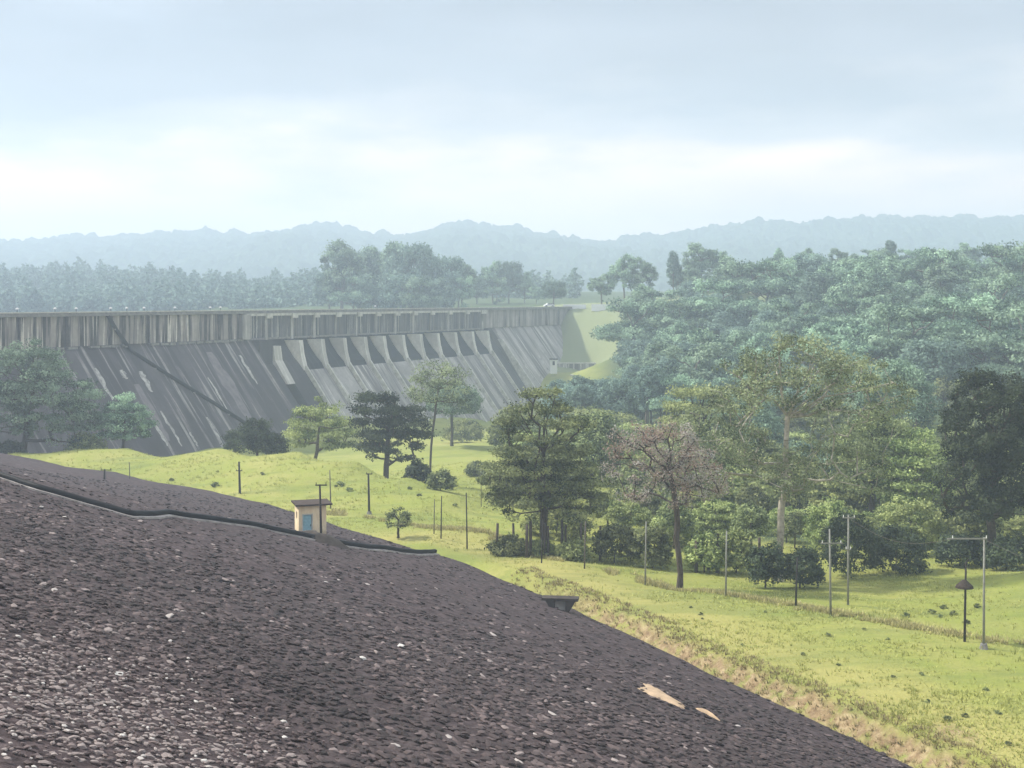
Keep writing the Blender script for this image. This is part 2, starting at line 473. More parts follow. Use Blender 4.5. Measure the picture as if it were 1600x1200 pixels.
for u, v, z in ((255, 14, -22), (255, 22, -27), (275, 8, -12), (283, 3, -4.5), (290, -4, -3.0), (296, 4, -3.1), (300, -20, -3)):
    vp.append(dam(u, v, 0)[:2]); vv.append(z)
for x, y, z in ((-160, 560, -7), (-60, 545, -5), (0, 540, -3.5), (60, 560, -3), (-260, 640, -5), (-150, 640, 0), (0, 640, 0), (-260, 800, 6), (0, 800, 4), (250, 800, 6), (-420, 800, 5),
                (-300, 420, -22), (-200, 350, -22), (-200, 480, -18), (-500, 300, -22), (-500, 600, -16), (-700, 800, 4), (-2200, 800, 5), (-2200, 100, -10),
                (-2200, 3200, 20), (0, 3200, 20), (2200, 3200, 20), (1400, 800, 10), (1400, 100, -10), (300, 100, -20), (120, 60, -23), (80, 20, -24), (200, 250, -22), (-60, -60, -26), (60, -60, -26),
                (0, 1200, 8), (-500, 1200, 10), (500, 1200, 10), (-2200, -60, -26), (1400, -60, -20)):
    vp.append((x, y)); vv.append(z)
VZ0 = RBF(vp, vv)
toe_near = toe[:10]
weed_px = [(505, 792), (560, 802), (640, 818), (750, 832), (900, 880), (1100, 927), (1300, 962), (1450, 992), (1600, 1020), (1800, 1056)]
def VZ(x, y, full=False):
    x = np.asarray(x, float); y = np.asarray(y, float)
    z = VZ0(x, y)
    near = 1 - smooth(150, 350, y)
    r = np.abs(x) + y
    z = z + (.20 * fbm(x, y, 26, 2, 1) + .10 * fbm(x, y, 4, 3, 2) + .05 * fbm(x, y, 1.1, 2, 3)) * np.clip(r / 120, .6, 2.2)
    d, par = dist_poly(x, y, toe_near)
    dd = d + .7 * fbm(x, y, 2.2, 3, 11)
    amp = 1.0 * smooth(9.2, 6.2, par) * (par > 0)
    amp = np.where(par >= 9, 0, amp)
    inside = in_poly(x, y)
    step = 1 - smooth(.75, 2.3, dd)
    zz = z - amp * step * .95 * (~inside)
    if not full: return zz
    soil = amp * smooth(7.2, 5.2, par) * smooth(.5, .9, dd) * (1 - smooth(1.7, 2.4, dd)) * (~inside)
    return zz, soil, d, par

def GZ(x, y):
    x = np.asarray(x, float); y = np.asarray(y, float)
    return np.where(in_poly(x, y), EZ(x, y), VZ(x, y))
def hit(px, py, dmin=40, dmax=700):
    d = np.arange(dmin, dmax, .25)
    x = (px - 800) / F * d; z = -(py - HY) / F * d
    g_ = GZ(x, d) - z
    i = int(np.argmax(g_ > 0)) if (g_ > 0).any() else len(d) - 1
    return float(x[i]), float(d[i]), float(GZ(np.array([x[i]]), np.array([d[i]]))[0])
def ground(px, d):
    x = (px - 800) / F * d
    return x, d, float(GZ(np.array([x]), np.array([d]))[0])

def spaced(segs):
    out = []
    for a, b, st in segs: out += list(np.arange(a, b, st))
    out.append(segs[-1][1]); return np.array(out)
gx = spaced([(-2200, -400, 100), (-400, -120, 14), (-120, -60, 2), (-60, 62, .55), (62, 130, 2), (130, 400, 9), (400, 2200, 150)])
gy = spaced([(-60, 40, 8), (40, 60, 2), (60, 135, .55), (135, 230, 1.2), (230, 560, 5), (560, 900, 20), (900, 3200, 150)])
X, Y = np.meshgrid(gx, gy)
Z, soil, dt, par = VZ(X, Y, True)
Z = np.where(in_poly(X, Y), np.minimum(Z, EZ(X, Y) - .6), Z)
weed = np.array([(lambda h: (h[0], h[1]))(px2w(px, py, F * 23.7 / (py - HY))) for px, py in weed_px])
dw, _ = dist_poly(X, Y, weed)
road = (1 - smooth(5, 12, dt)) * (par < 9.5) * .8
road = road * smooth(1.5, 4, dt) * .9
u_ = (X - DO[0]) * DE[0] + (Y - DO[1]) * DE[1]; v_ = (X - DO[0]) * DN[0] + (Y - DO[1]) * DN[1]
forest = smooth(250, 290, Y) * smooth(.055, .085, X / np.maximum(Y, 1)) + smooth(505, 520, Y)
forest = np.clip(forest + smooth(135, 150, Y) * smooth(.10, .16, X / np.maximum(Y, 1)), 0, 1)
slope = ((u_ > 240) & (u_ < 330) & (Y < 540)) * (smooth(-36, -20, Z)) * smooth(380, 410, Y)
slope = np.clip(slope, 0, .9); forest = forest * (1 - (slope > .3) * (X / np.maximum(Y, 1) * F + 800 < 965))
nxn, nyn = len(gx), len(gy)
idx = np.arange(nxn * nyn).reshape(nyn, nxn)
Q = np.stack([idx[:-1, :-1], idx[:-1, 1:], idx[1:, 1:], idx[1:, :-1]], -1).reshape(-1, 4)
# soil scar on the grass (reddish bare spot lower right)
sx, sy, _z = px2w(1490, 1142, F * 23.1 / (1142 - HY))
soil = np.clip(soil + .8 * (1 - smooth(.6, 1.7, np.hypot((X - sx), (Y - sy) * .7))), 0, 1)
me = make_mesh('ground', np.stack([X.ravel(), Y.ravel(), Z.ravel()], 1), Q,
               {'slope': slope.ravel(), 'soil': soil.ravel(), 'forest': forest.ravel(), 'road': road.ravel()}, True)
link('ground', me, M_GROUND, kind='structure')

# embankment sheet (ruled between toe and crest)
na, nb = 240, 90
seg = np.r_[0, np.cumsum(np.linalg.norm(np.diff(toe, axis=0), axis=1))]
def toe_at(s): return np.stack([np.interp(s, seg, toe[:, 0]), np.interp(s, seg, toe[:, 1])], -1)
def crest_at(s): return np.stack([np.interp(s, seg, crest[:, 0]), np.interp(s, seg, crest[:, 1])], -1)
sa = np.linspace(0, seg[-1], na); sb = np.r_[-.012, np.linspace(0, 1, nb)]
T_, C_ = toe_at(sa), crest_at(sa)
XY = T_[None] * (1 - sb[:, None, None]) + C_[None] * sb[:, None, None]
ZE = EZ(XY[..., 0], XY[..., 1]); ZE[0] -= .8
idx = np.arange(na * (nb + 1)).reshape(nb + 1, na)
Q = np.stack([idx[:-1, :-1], idx[:-1, 1:], idx[1:, 1:], idx[1:, :-1]], -1).reshape(-1, 4)
me = make_mesh('embankment', np.c_[XY.reshape(-1, 2), ZE.ravel()], Q[:, ::-1], None, True)
EMB = link('embankment_slope', me, M_BED, kind='structure')
# crest of the embankment under the camera: a retaining wall and a crest surface behind it
mb = MB()
top = np.c_[crest, EZ(crest[:, 0], crest[:, 1]) + .5]
back = np.c_[crest + np.array([-9.0, -4.0]), top[:, 2]]
bot = np.c_[crest, EZ(crest[:, 0], crest[:, 1]) - 1]
V = np.concatenate([bot, top, back, back - np.array([0, 0, 12])]); n = len(crest)
Qs = [(k * n + i, k * n + i + 1, (k + 1) * n + i + 1, (k + 1) * n + i) for k in range(3) for i in range(n - 1)]
mb.add(V, Qs); link('crest_wall', mb.mesh('crest_wall'), M_CONC_D, kind='structure')

# ------------------------------------------------------------------ stones
def rock(seed, nsub=0):
    r = np.random.default_rng(seed)
    t = (1 + 5 ** .5) / 2
    V = np.array([(-1, t, 0), (1, t, 0), (-1, -t, 0), (1, -t, 0), (0, -1, t), (0, 1, t), (0, -1, -t), (0, 1, -t), (t, 0, -1), (t, 0, 1), (-t, 0, -1), (-t, 0, 1)]) / 1.9
    Fc = np.array([(0, 11, 5), (0, 5, 1), (0, 1, 7), (0, 7, 10), (0, 10, 11), (1, 5, 9), (5, 11, 4), (11, 10, 2), (10, 7, 6), (7, 1, 8), (3, 9, 4), (3, 4, 2), (3, 2, 6), (3, 6, 8), (3, 8, 9), (4, 9, 5), (2, 4, 11), (6, 2, 10), (8, 6, 7), (9, 8, 1)])
    V = np.sign(V) * np.abs(V) ** .75
    V = V * (1 + r.uniform(-.22, .22, V.shape))
    V[:, 2] = np.clip(V[:, 2], -.75, .62)
    return V, Fc
ROCKS = [rock(100 + i) for i in range(10)]
L_tot = seg[-1]
wid = np.linalg.norm(T_ - C_, axis=1)
px_all = []
s = 8.0; rows = []
P = []
b_m = .3
# rows run along the contour; spacing grows a little away from the lower-left corner
bm = .15
while bm < 46.8:
    sl = np.arange(20, L_tot - 6, .40)
    sl = sl + rng.uniform(-.14, .14, len(sl)) + (bm * 7.3 % .46)
    Tt, Cc = toe_at(sl), crest_at(sl); w = np.linalg.norm(Tt - Cc, axis=1)
    wob = bm + .25 * fbm(sl, sl * 0 + bm, 3, 2, 44) + rng.uniform(-.05, .05, len(sl))
    ok = wob < w - .3
    q = Tt + (Cc - Tt) * (wob / w)[:, None]
    dirr = (toe_at(sl + .5) - toe_at(sl - .5)); dirr /= np.linalg.norm(dirr, axis=1)[:, None]
    P.append(np.c_[q, dirr, np.full(len(sl), 0)][ok])
    bm += .285
P = np.concatenate(P)
# small rubble at the lower left (close to the crest)
mcount = 16000
ss_ = rng.uniform(24, 75, mcount); bb = rng.uniform(30, 48.2, mcount)
Tt, Cc = toe_at(ss_), crest_at(ss_); w = np.linalg.norm(Tt - Cc, axis=1)
q = Tt + (Cc - Tt) * (bb / w)[:, None]
dirr = (toe_at(ss_ + .5) - toe_at(ss_ - .5)); dirr /= np.linalg.norm(dirr, axis=1)[:, None]
P = np.concatenate([P, np.c_[q, dirr, np.ones(mcount)]])
z = EZ(P[:, 0], P[:, 1])
ppx = 800 + P[:, 0] / P[:, 1] * F; ppy = HY - z / P[:, 1] * F
dist = P[:, 1]
vis = (P[:, 1] > 15) & (ppx > -160) & (ppx < 1760) & (ppy < 1330) & (dist < 150)
corner = np.clip(1 - np.hypot((ppx - 0) / 620, (ppy - 1230) / 330), 0, 1)
small = P[:, 4] > .5
keepsmall = rng.random(len(P)) < np.clip(corner * 2.2, 0, 1)
vis &= (~small) | keepsmall
# thin out towards the smooth far part
rough = np.clip(.16 + .66 * smooth(92, 50, dist + 14 * fbm(P[:, 0], P[:, 1], 14, 3, 21)), 0, 1)
vis &= small | (rng.random(len(P)) < rough)
P = P[vis]; z = z[vis]; ppx = ppx[vis]; ppy = ppy[vis]; corner = corner[vis]; small = small[vis]; dist = dist[vis]; rough = rough[vis]
n = len(P)
eps = .4
gxn = (EZ0(P[:, 0] + eps, P[:, 1]) - EZ0(P[:, 0] - eps, P[:, 1])) / (2 * eps)
gyn = (EZ0(P[:, 0], P[:, 1] + eps) - EZ0(P[:, 0], P[:, 1] - eps)) / (2 * eps)
N = np.stack([-gxn, -gyn, np.ones(n)], 1); N /= np.linalg.norm(N, axis=1)[:, None]
N = N + rng.normal(0, .12, (n, 3)); N /= np.linalg.norm(N, axis=1)[:, None]
yaw = rng.normal(0, .38, n) - .25
D = np.stack([P[:, 2] * np.cos(yaw) - P[:, 3] * np.sin(yaw), P[:, 2] * np.sin(yaw) + P[:, 3] * np.cos(yaw), np.zeros(n)], 1)
D -= N * (D * N).sum(1)[:, None]; D /= np.linalg.norm(D, axis=1)[:, None]
B = np.cross(N, D)
szl = np.where(small, rng.uniform(.045, .10, n), np.clip(rng.lognormal(-1.66, .34, n), .11, .42) * (1 - .55 * np.clip(corner * 2.2, 0, 1)))
szw = np.where(small, szl * rng.uniform(.6, 1, n), rng.uniform(.10, .19, n))
szh = np.where(small, szl * rng.uniform(.3, .55, n), rng.uniform(.04, .11, n) * (.35 + .65 * rough))
lift = np.where(small, .05, .0) + rng.uniform(-.03, .055, n)
patch = fbm(P[:, 0], P[:, 1], 7, 3, 77)
tint = np.clip(.40 + .20 * rng.normal(0, 1, n) + .35 * patch + .36 * smooth(.05, .5, corner), .0, .88)
wht = rng.random(n) < (.003 + .16 * small * smooth(.1, .6, corner))
tint = np.where(wht, rng.uniform(.9, 1, n), tint)
proto = rng.integers(0, len(ROCKS), n)
pos = np.stack([P[:, 0], P[:, 1], z + lift], 1)
pix = szl / dist
order = np.argsort(-pix * (1 + .0 * tint))
inframe = (ppx > 5) & (ppx < 1595) & (ppy < 1195)
order = [i for i in order if inframe[i]][:300]
single = np.zeros(n, bool); single[order] = True
Vs, Fs, Ts = [], [], []; base = 0
for k, (RV, RF) in enumerate(ROCKS):
    I = np.where((proto == k) & ~single)[0]
    if not len(I): continue
    v = pos[I][:, None] + RV[None, :, 0:1] * (D[I] * szl[I][:, None])[:, None] + RV[None, :, 1:2] * (B[I] * szw[I][:, None])[:, None] + RV[None, :, 2:3] * (N[I] * szh[I][:, None])[:, None]
    Vs.append(v.reshape(-1, 3)); m_ = len(RV)
    Fs.append((RF[None] + (np.arange(len(I)) * m_)[:, None, None] + base).reshape(-1, 3)); base += len(I) * m_
    Ts.append(np.repeat(tint[I], m_))
me = make_mesh('stones', np.concatenate(Vs), np.concatenate(Fs), {'tint': np.concatenate(Ts)})
link('stones', me, M_STONE, EMB, kind='stuff')
print('STONES', n)
from mathutils import Matrix
protos = {}
for i in order:
    lv = min(4, int(tint[i] * 5)); key = (int(proto[i]), lv)
    if key not in protos:
        RV, RF = ROCKS[key[0]]
        m_ = make_mesh('stone', RV, RF, {'tint': np.full(len(RV), (.12, .32, .5, .7, .95)[lv])}); m_.materials.append(M_STONE); protos[key] = m_
    o = bpy.data.objects.new('stone', protos[key]); COL.objects.link(o); o.parent = EMB
    mt = Matrix.Identity(4)
    for r_ in range(3):
        mt[r_][0] = D[i][r_] * szl[i]; mt[r_][1] = B[i][r_] * szw[i]; mt[r_][2] = N[i][r_] * szh[i]; mt[r_][3] = pos[i][r_]
    o.matrix_basis = mt

# bare sand patch lying on the stones
def patch_mesh(px, py, a, b, rot, off, seed, rz=None):
    x0, y0, _ = hit(px, py); r = np.random.default_rng(seed)
    ang = np.linspace(0, 2 * np.pi, 40, endpoint=False)
    V = []; Fq = []
    rings = [0, .35, .7, 1.0]
    rr = 1 + .25 * np.sin(ang * 3 + seed) + r.normal(0, .07, 40)
    for j, k in enumerate(rings):
        for a_i, t in enumerate(ang):
            lx = a * k * rr[a_i] * math.cos(t); ly = b * k * rr[a_i] * math.sin(t)
            x = x0 + lx * math.cos(rot) - ly * math.sin(rot); y = y0 + lx * math.sin(rot) + ly * math.cos(rot)
            V.append((x, y, 0, k))
    V = np.array(V); zz = GZ(V[:, 0], V[:, 1]) + off * (1 - V[:, 3] ** 2 * 1.3)
    for j in range(3):
        for i in range(40):
            k = (i + 1) % 40; Fq.append((j * 40 + i, j * 40 + k, (j + 1) * 40 + k, (j + 1) * 40 + i))
    return make_mesh('patch', np.c_[V[:, :2], zz], Fq, None, True)
link('sand_patch', patch_mesh(1030, 1086, 2.3, .9, 1.9, .16, 3), M_SAND, EMB, label='tan patch of bare sand among the stones')
link('sand_patch', patch_mesh(1105, 1116, 1.1, .16, 2.0, .2, 5), M_SAND, EMB)

# ------------------------------------------------------------------ black pipes
def on_slope(p): return (p[0], p[1], float(EZ(np.array([p[0]]), np.array([p[1]]))[0]))
pw = np.array(pipe_w)
tpar = np.linspace(0, len(pw) - 1, 120)
path = np.stack([np.interp(tpar, np.arange(len(pw)), pw[:, i]) for i in range(3)], 1)
zz = EZ(path[:, 0], path[:, 1])
t = thing('drain_pipe', 'long black pipe on a pale concrete strip crossing the stone slope below the cream hut', 'pipe', tuple(path[40]))
o0 = np.array(t.location)
mb = MB().tube(np.c_[path[:, :2], zz + .26] - o0, .19, 8); link('pipe', mb.mesh('pipe', True), M_BLACK, t)
tang = np.gradient(path[:, :2], axis=0); tang /= np.linalg.norm(tang, axis=1)[:, None]
nrm = np.stack([tang[:, 1], -tang[:, 0]], 1)
nrm *= np.sign((nrm * -path[:, :2]).sum(1))[:, None]
a_ = path[:, :2] + nrm * .12; b_ = path[:, :2] + nrm * .42
V = np.concatenate([np.c_[a_, EZ(*a_.T) + .02], np.c_[a_, EZ(*a_.T) + .12], np.c_[b_, EZ(*b_.T) + .12], np.c_[b_, EZ(*b_.T) - .1]]) - o0
n = len(path)
Qs = [(k * n + i, k * n + i + 1, (k + 1) * n + i + 1, (k + 1) * n + i) for k in range(3) for i in range(n - 1)]
link('bedding', make_mesh('bedding', V, np.array(Qs)), M_GREYPIPE, t)

# ------------------------------------------------------------------ dam
ZC = -2.6; ZB = -9.2; SL = .75
U_SP0, U_SP1 = u_of_px(392), u_of_px(752)
U0, U1 = -70, 290
def to_dam(u, v, z): return (u, v, z)     # local frame; the Empty carries the rotation
DAM = thing('masonry_dam', 'long dark stained masonry dam with a gated spillway across the valley', 'dam', (DO[0], DO[1], 0), math.atan2(DE[1], DE[0]))
# local axes: x along crest, y = left of it (upstream). downstream v = -y
def D3(u, v, z): return (u, -v, z)
def prism(profile, u0, u1, mb, nu=1):
    """profile: list of (v,z) polygon, extruded along u"""
    n = len(profile); us = np.linspace(u0, u1, nu + 1)
    V = [D3(u, v, z) for u in us for v, z in profile]
    Qd = [(k * n + i, k * n + (i + 1) % n, (k + 1) * n + (i + 1) % n, (k + 1) * n + i) for k in range(nu) for i in range(n)]
    mb.add(V, Qd)
    # caps as fans
    b = mb.n - len(V)
    c0 = np.mean([V[i] for i in range(n)], axis=0); c1 = np.mean([V[nu * n + i] for i in range(n)], axis=0)
    k0 = mb.n; mb.add([c0, c1])
    mb.t.append(np.array([(k0, b + (i + 1) % n, b + i) for i in range(n)] + [(k0 + 1, b + nu * n + i, b + nu * n + (i + 1) % n) for i in range(n)]))
    return mb
def sect(u0, u1, mat, nm, v0=0.0, zt=ZB, zb=-48):
    prof = [(v0, zt), (v0 + SL * (zt - zb), zb), (-6, zb), (-6, zt)]
    return link(nm, prism(prof, u0, u1, MB(), 12).mesh(nm), mat, DAM)
sect(U0, U_SP0 - .01, M_DAM_FACE, 'sloping_face')
sect(U_SP1 + 8, U1, M_CHUTE, 'sloping_face')
# upper vertical walls outside the spillway
for a, b, mt_ in ((U0, U_SP0 - 2, M_DAM_WALL), (U_SP1 + .8, U1, M_WALL_PALE)):
    link('upper_wall', prism([(.45, ZC - .55), (.45, ZB + .02), (-5.5, ZB + .02), (-5.5, ZC - .55)], a, b, MB()).mesh('upper_wall'), mt_, DAM)
# irregular ledge under the wall
mb = MB(); 
for u in np.arange(U0, U_SP0 - 6, 3.1):
    if rng.random() < .8:
        h = rng.uniform(.15, .5); w = rng.uniform(1.8, 3.0)
        mb.box(u, u + w, -.9, -.05, ZB - h - .25, ZB - .004 - .05)
link('ledge', mb.mesh('ledge'), M_CONC_D, DAM, kind='stuff')
# pilasters
for u in list(np.arange(4, U_SP0 - 8, 12.3)) + list(np.arange(U_SP1 + 6, 282, 12.3)):
    link('pilaster', MB().box(u, u + 1.2, -.75, -.44, ZB + .05, ZC - .6).mesh('pilaster'), M_DAM_WALL, DAM)
# light edged block beside the spillway
u = u_of_px(371)
blk = link('buttress', MB().box(u, u + 3.4, -1.5, -.2, ZB - .1, ZC - .7).mesh('buttress'), M_CHUTE, DAM)
# crest walkway: slab, dark soffit line, pale coping
link('walkway_slab', prism([(1.3, ZC - .50), (1.3, ZC - .16), (-6, ZC - .16), (-6, ZC - .50)], U0, U1, MB()).mesh('walkway_slab'), M_CONC_D, DAM)
link('coping', prism([(1.22, ZC + .42), (1.22, ZC + .22), (.85, ZC + .22), (.85, ZC + .42)], U0, U1, MB()).mesh('coping'), M_CONC, DAM)
link('parapet', prism([(1.1, ZC + .215), (1.1, ZC - .155), (.95, ZC - .155), (.95, ZC + .215)], U0, U1, MB()).mesh('parapet'), M_CONC_D, DAM)
# spillway
piers_px = [453, 487.5, 522, 555, 585, 615, 643, 670, 698, 725, 749]
pu = [u_of_px(p) for p in piers_px]; first = u_of_px(413)
# back wall of the bays + ogee + chute
zs = [-9.6, -11.0, -12.6, -14.4, -16.2]; vs_ = [-1.3, -.7, .4, 1.8, 3.6]
surf = lambda z_: 3.6 + SL * (-16.2 - z_)
prof = [(-6, -9.6)] + list(zip(vs_, zs)) + [(3.6 + SL * (48 - 16.2), -48), (-6, -48)]
prof_top = [(-6, -9.6)] + list(zip(vs_, zs)) + [(6.0 - .6, -19.4), (-6, -19.4)]
prof_low = [(-6, -17.6), (4.65, -17.6), (3.6 + SL * (48 - 16.2), -48), (-6, -48)]
for i in range(len(pu) - 1):
    link('ogee_crest', prism(prof_top, pu[i] + .85, pu[i + 1] - .25, MB()).mesh('ogee_crest'), M_OGEE, DAM)
    link('chute', prism(prof_low, pu[i] + .85, pu[i + 1] - .25, MB()).mesh('chute'), M_CHUTE, DAM)
link('chute', prism(prof, first + 3.2, pu[0] - .25, MB()).mesh('chute'), M_CHUTE_DARK, DAM)
link('chute', prism([(v - .3, z_) for v, z_ in prof], U_SP0 - .02, first, MB()).mesh('chute'), M_CHUTE_DARK, DAM)
# last broad dark chute with training walls
lastp = [(v + .2, z_) for v, z_ in prof]
link('training_chute', prism(lastp, pu[-1] + .85, U_SP1 + 7.2, MB()).mesh('training_chute'), M_CHUTE_DARK, DAM)
link('training_wall', prism([(2.9, -13.0), (4.6, -13.0), (4.6 + SL * 35, -48), (2.9 + SL * 30, -48)], U_SP1 + 7.2, U_SP1 + 7.99, MB()).mesh('training_wall'), M_CONC, DAM)
M_PIER = dam_mat('pale_pier_concrete', (.66, .63, .57), (.78, .76, .70), (.22, .20, .19), 1.2, .5)
def pier(u, w, zt, vf, zb, nm='pier', mat=M_PIER):
    # nose leans out, tapers to the chute surface
    surf = lambda z_: 3.6 + SL * (-16.2 - z_)
    prof = [(-3, zt), (vf, zt), (vf + .5, zt - 3.5), (surf(zb) + .3, zb), (surf(zb) - 3.0, zb), (-3, -12)]
    return link(nm, prism(prof, u, u + w, MB()).mesh(nm), mat, DAM)
pier(first, 3.2, -11.2, 2.8, -20.5)
for u in pu:
    pier(u - .65, 1.75, -10.0, 3.3, -17.6)
    # divider running down the chute
    z0, z1 = -17.0, -47.0
    sv = lambda z_: 3.6 + SL * (-16.2 - z_)
    prof2 = [(sv(z0) - .5, z0), (sv(z0) + .95, z0 + .5), (sv(z1) + .95, z1), (sv(z1) - 2, z1)]
    link('divider_wall', prism(prof2, u - .24, u + .38, MB()).mesh('divider_wall'), M_CONC, DAM)
    prof3 = [(a + (-.15), b) for a, b in prof2]
    link('divider_shade_strip', prism([(sv(z0) - .4, z0 + .01), (sv(z0) + .35, z0 + .25), (sv(z1) + .35, z1), (sv(z1) - 2, z1)], u + .39, u + .845, MB()).mesh('divider_shade_strip'), M_OGEE, DAM)  # dark strip added along the divider as its painted shadow side
# gates between deck piers, deck girders and corbels
allp = [first - 9.8, first] + pu
for i in range(len(allp) - 1):
    a, b = allp[i] + .9, allp[i + 1] - .3
    gt = link('gate', MB().box(a + .05, b - .05, -.42, .6, -9.1, ZC - 1.12).mesh('gate'), M_GATE, DAM)
    for k in range(1, 4):
        zz_ = -9.1 + k * 1.4
        link('gate_rib', MB().box(a + .06, b - .06, -.50, -.425, zz_, zz_ + .22).mesh('gate_rib'), M_GATE, gt)
    for k in (.12, .5, .88):
        uu = a + (b - a) * k
        link('gate_rib', MB().box(uu, uu + .35, -.60, -.51, -9.0, ZC - 1.4).mesh('gate_rib'), M_CHUTE if k == .12 else M_GATE, gt)
    link('sill_beam', MB().box(a, b, -.7, .9, -9.58, -9.12).mesh('sill_beam'), M_CONC_D, DAM)
    link('deck_girder', MB().box(a, b, -1.25, -.7, ZC - 1.1, ZC - .51).mesh('deck_girder'), M_CONC, DAM)
for u in allp[1:] + [U_SP1 + .3]:
    link('deck_pier', MB().box(u - .28, u + .88, -.62, 2.5, -9.69, ZC - .52).mesh('deck_pier'), M_CHUTE, DAM)
    link('corbel', MB().box(u - .9, u + 1.5, -1.65, -1.26, ZC - 1.75, ZC - .52).mesh('corbel'), M_CONC, DAM)
link('abutment_block', MB().box(U_SP0 - 2, first - 8.95, -.3, 5, -9.69, ZC - .52).mesh('abutment_block'), M_GATE, DAM)
link('abutment_block', MB().box(U_SP0 - .02, first, -2.6, 0, -16.0, -9.7).mesh('abutment_block'), M_CHUTE_DARK, DAM)
# water stain fins: raised light lime runs down the face
def lime(u, z0, z1, w, mat, side=1.0):
    vv0 = SL * (ZB - z0); vv1 = SL * (ZB - z1)
    mbx = MB(); n_ = 9; V = []
    for k in range(n_ + 1):
        t_ = k / n_; z_ = z0 + (z1 - z0) * t_; v = SL * (ZB - z_) + .035
        ww = w * (.35 + .65 * math.sin(math.pi * min(1, t_ * .85 + .15))) * rng.uniform(.75, 1.2)
        cu = u + .5 * (rng.random() - .5)
        V += [D3(cu - ww / 2, v, z_), D3(cu + ww / 2, v, z_)]
    Qd = [(2 * k, 2 * k + 1, 2 * k + 3, 2 * k + 2) for k in range(n_)]
    mbx.add(V, Qd); link('lime_streak', mbx.mesh('lime_streak'), mat, DAM)
g = NM('lime_deposit', .9, .2); f1 = g.noise(1.2, 5, .7, sc=(1, 1, .2))
g.color(g.ramp(f1, [(.35, (.17, .155, .155)), (.6, (.52, .50, .46))])); M_LIME = g.m
g = NM('grey_scour', .9, .2); f1 = g.noise(.8, 5, .7, sc=(1, 1, .15))
g.color(g.ramp(f1, [(.3, (.13, .115, .12)), (.65, (.23, .205, .21))])); M_SCOUR = g.m
def face_uz(px, py):
    # intersection of the pixel ray with the sloping face
    dx, dz = (px - 800) / F, -(py - HY) / F
    # point d*(dx,1,dz);  v = SL*(ZB - z)
    # v = (p-DO).DN ;  -> d*(dx*DN0+DN1) - DO.DN = SL*(ZB - d*dz)
    d = (SL * ZB + DO @ DN) / (dx * DN[0] + DN[1] + SL * dz)
    p = np.array([dx * d, d]); return float((p - DO) @ DE), dz * d
for x0, y0, x1, y1, w in ((148, 575, 176, 625, 1.2), (186, 578, 200, 592, 1.6), (216, 580, 240, 612, 1.8), (232, 645, 262, 697, 1.3), (250, 642, 285, 697, .8),
                          (322, 590, 362, 645, .6), (320, 652, 348, 690, .9), (372, 555, 404, 600, 1.1), (296, 675, 310, 697, .7), (113, 580, 120, 590, .8),
                          (845, 555, 868, 600, 1.8), (840, 580, 852, 600, 1.5), (836, 530, 866, 575, .8), (780, 520, 800, 560, .7), (822, 570, 838, 600, 1.2), (808, 560, 830, 598, .6)):
    u0_, z0_ = face_uz(x0, y0); u1_, z1_ = face_uz(x1, y1)
    lime((u0_ + u1_) / 2, z0_, z1_, w * rng.uniform(.85, 1.1), M_LIME)
u0_, z0_ = face_uz(325, 550); u1_, z1_ = face_uz(395, 662); lime((u0_ + u1_) / 2, z0_, z1_, 4.2, M_SCOUR)
u0_, z0_ = face_uz(215, 600); u1_, z1_ = face_uz(262, 690); lime((u0_ + u1_) / 2, z0_, z1_ + .1, 2.2, M_SCOUR)
# black pipe down the face
def face_pt(px, py, off=.35):
    u_, z_ = face_uz(px, py); return np.array([DO[0] + DE[0] * u_ + DN[0] * (SL * (ZB - z_) + off), DO[1] + DE[1] * u_ + DN[1] * (SL * (ZB - z_) + off), z_])
p0 = np.array(dam(u_of_px(163) , 1.0, ZC - .5)); 
pp = [p0, np.array(dam(u_of_px(178), 1.0, -6.5))] + [face_pt(a, b) for a, b in ((203, 548), (265, 588), (330, 628), (380, 660), (400, 676), (420, 692))]
t = thing('dam_pipe', 'thick black pipe slanting down the dark dam face to the bush at its foot', 'pipe', tuple(pp[-1]))
pp = np.array(pp); tp = np.linspace(0, len(pp) - 1, 60)
path = np.stack([np.interp(tp, np.arange(len(pp)), pp[:, i]) for i in range(3)], 1)
link('pipe', MB().tube(path - pp[-1], .40, 8).mesh('pipe', True), M_BLACK, t)
for k in range(6, 58, 8):
    q = path[k] - pp[-1]
    link('bracket', MB().box(q[0] - .25, q[0] + .25, q[1] - .25, q[1] + .25, q[2] - .62, q[2] - .2).mesh('bracket'), M_CONC_D, t)
# white markers along the crest
mk = [(36, 'leftmost'), (95, ''), (128, ''), (182, ''), (207, ''), (234, ''), (282, ''), (337, ''), (353, ''), (594, '')]
names = ['white marker lamp on the dam crest at the far left end of the row', 'white marker lamp on the crest above the left dark wall bays',
         'short white marker lamp left of where the black pipe starts', 'white marker lamp on the crest just right of the black pipe top',
         'second white marker lamp right of the black pipe top', 'third white marker lamp right of the black pipe top',
         'white marker lamp midway between pipe top and spillway', 'left one of the two close marker lamps before the spillway',
         'right one of the two close marker lamps before the spillway', 'lone white marker lamp above the middle of the spillway']
for (p, _), nm in zip(mk, names):
    u = u_of_px(p); x, y, z_ = dam(u, -1.5, ZC - .155)
    t = thing('marker_lamp', nm, 'lamp post', (x, y, z_), math.atan2(DE[1], DE[0]), 'white marker lamps along the dam crest')
    link('post', MB().tube([(0, 0, 0), (0, 0, 1.1)], .07, 6).mesh('post'), M_POLE_D, t)
    link('lamp_head', MB().box(-.26, .26, -.18, .18, 1.1, 1.35).tube([(0, 0, 1.35), (0, 0, 1.45)], [.2, .05], 6).mesh('lamp_head'), M_WHITE, t)

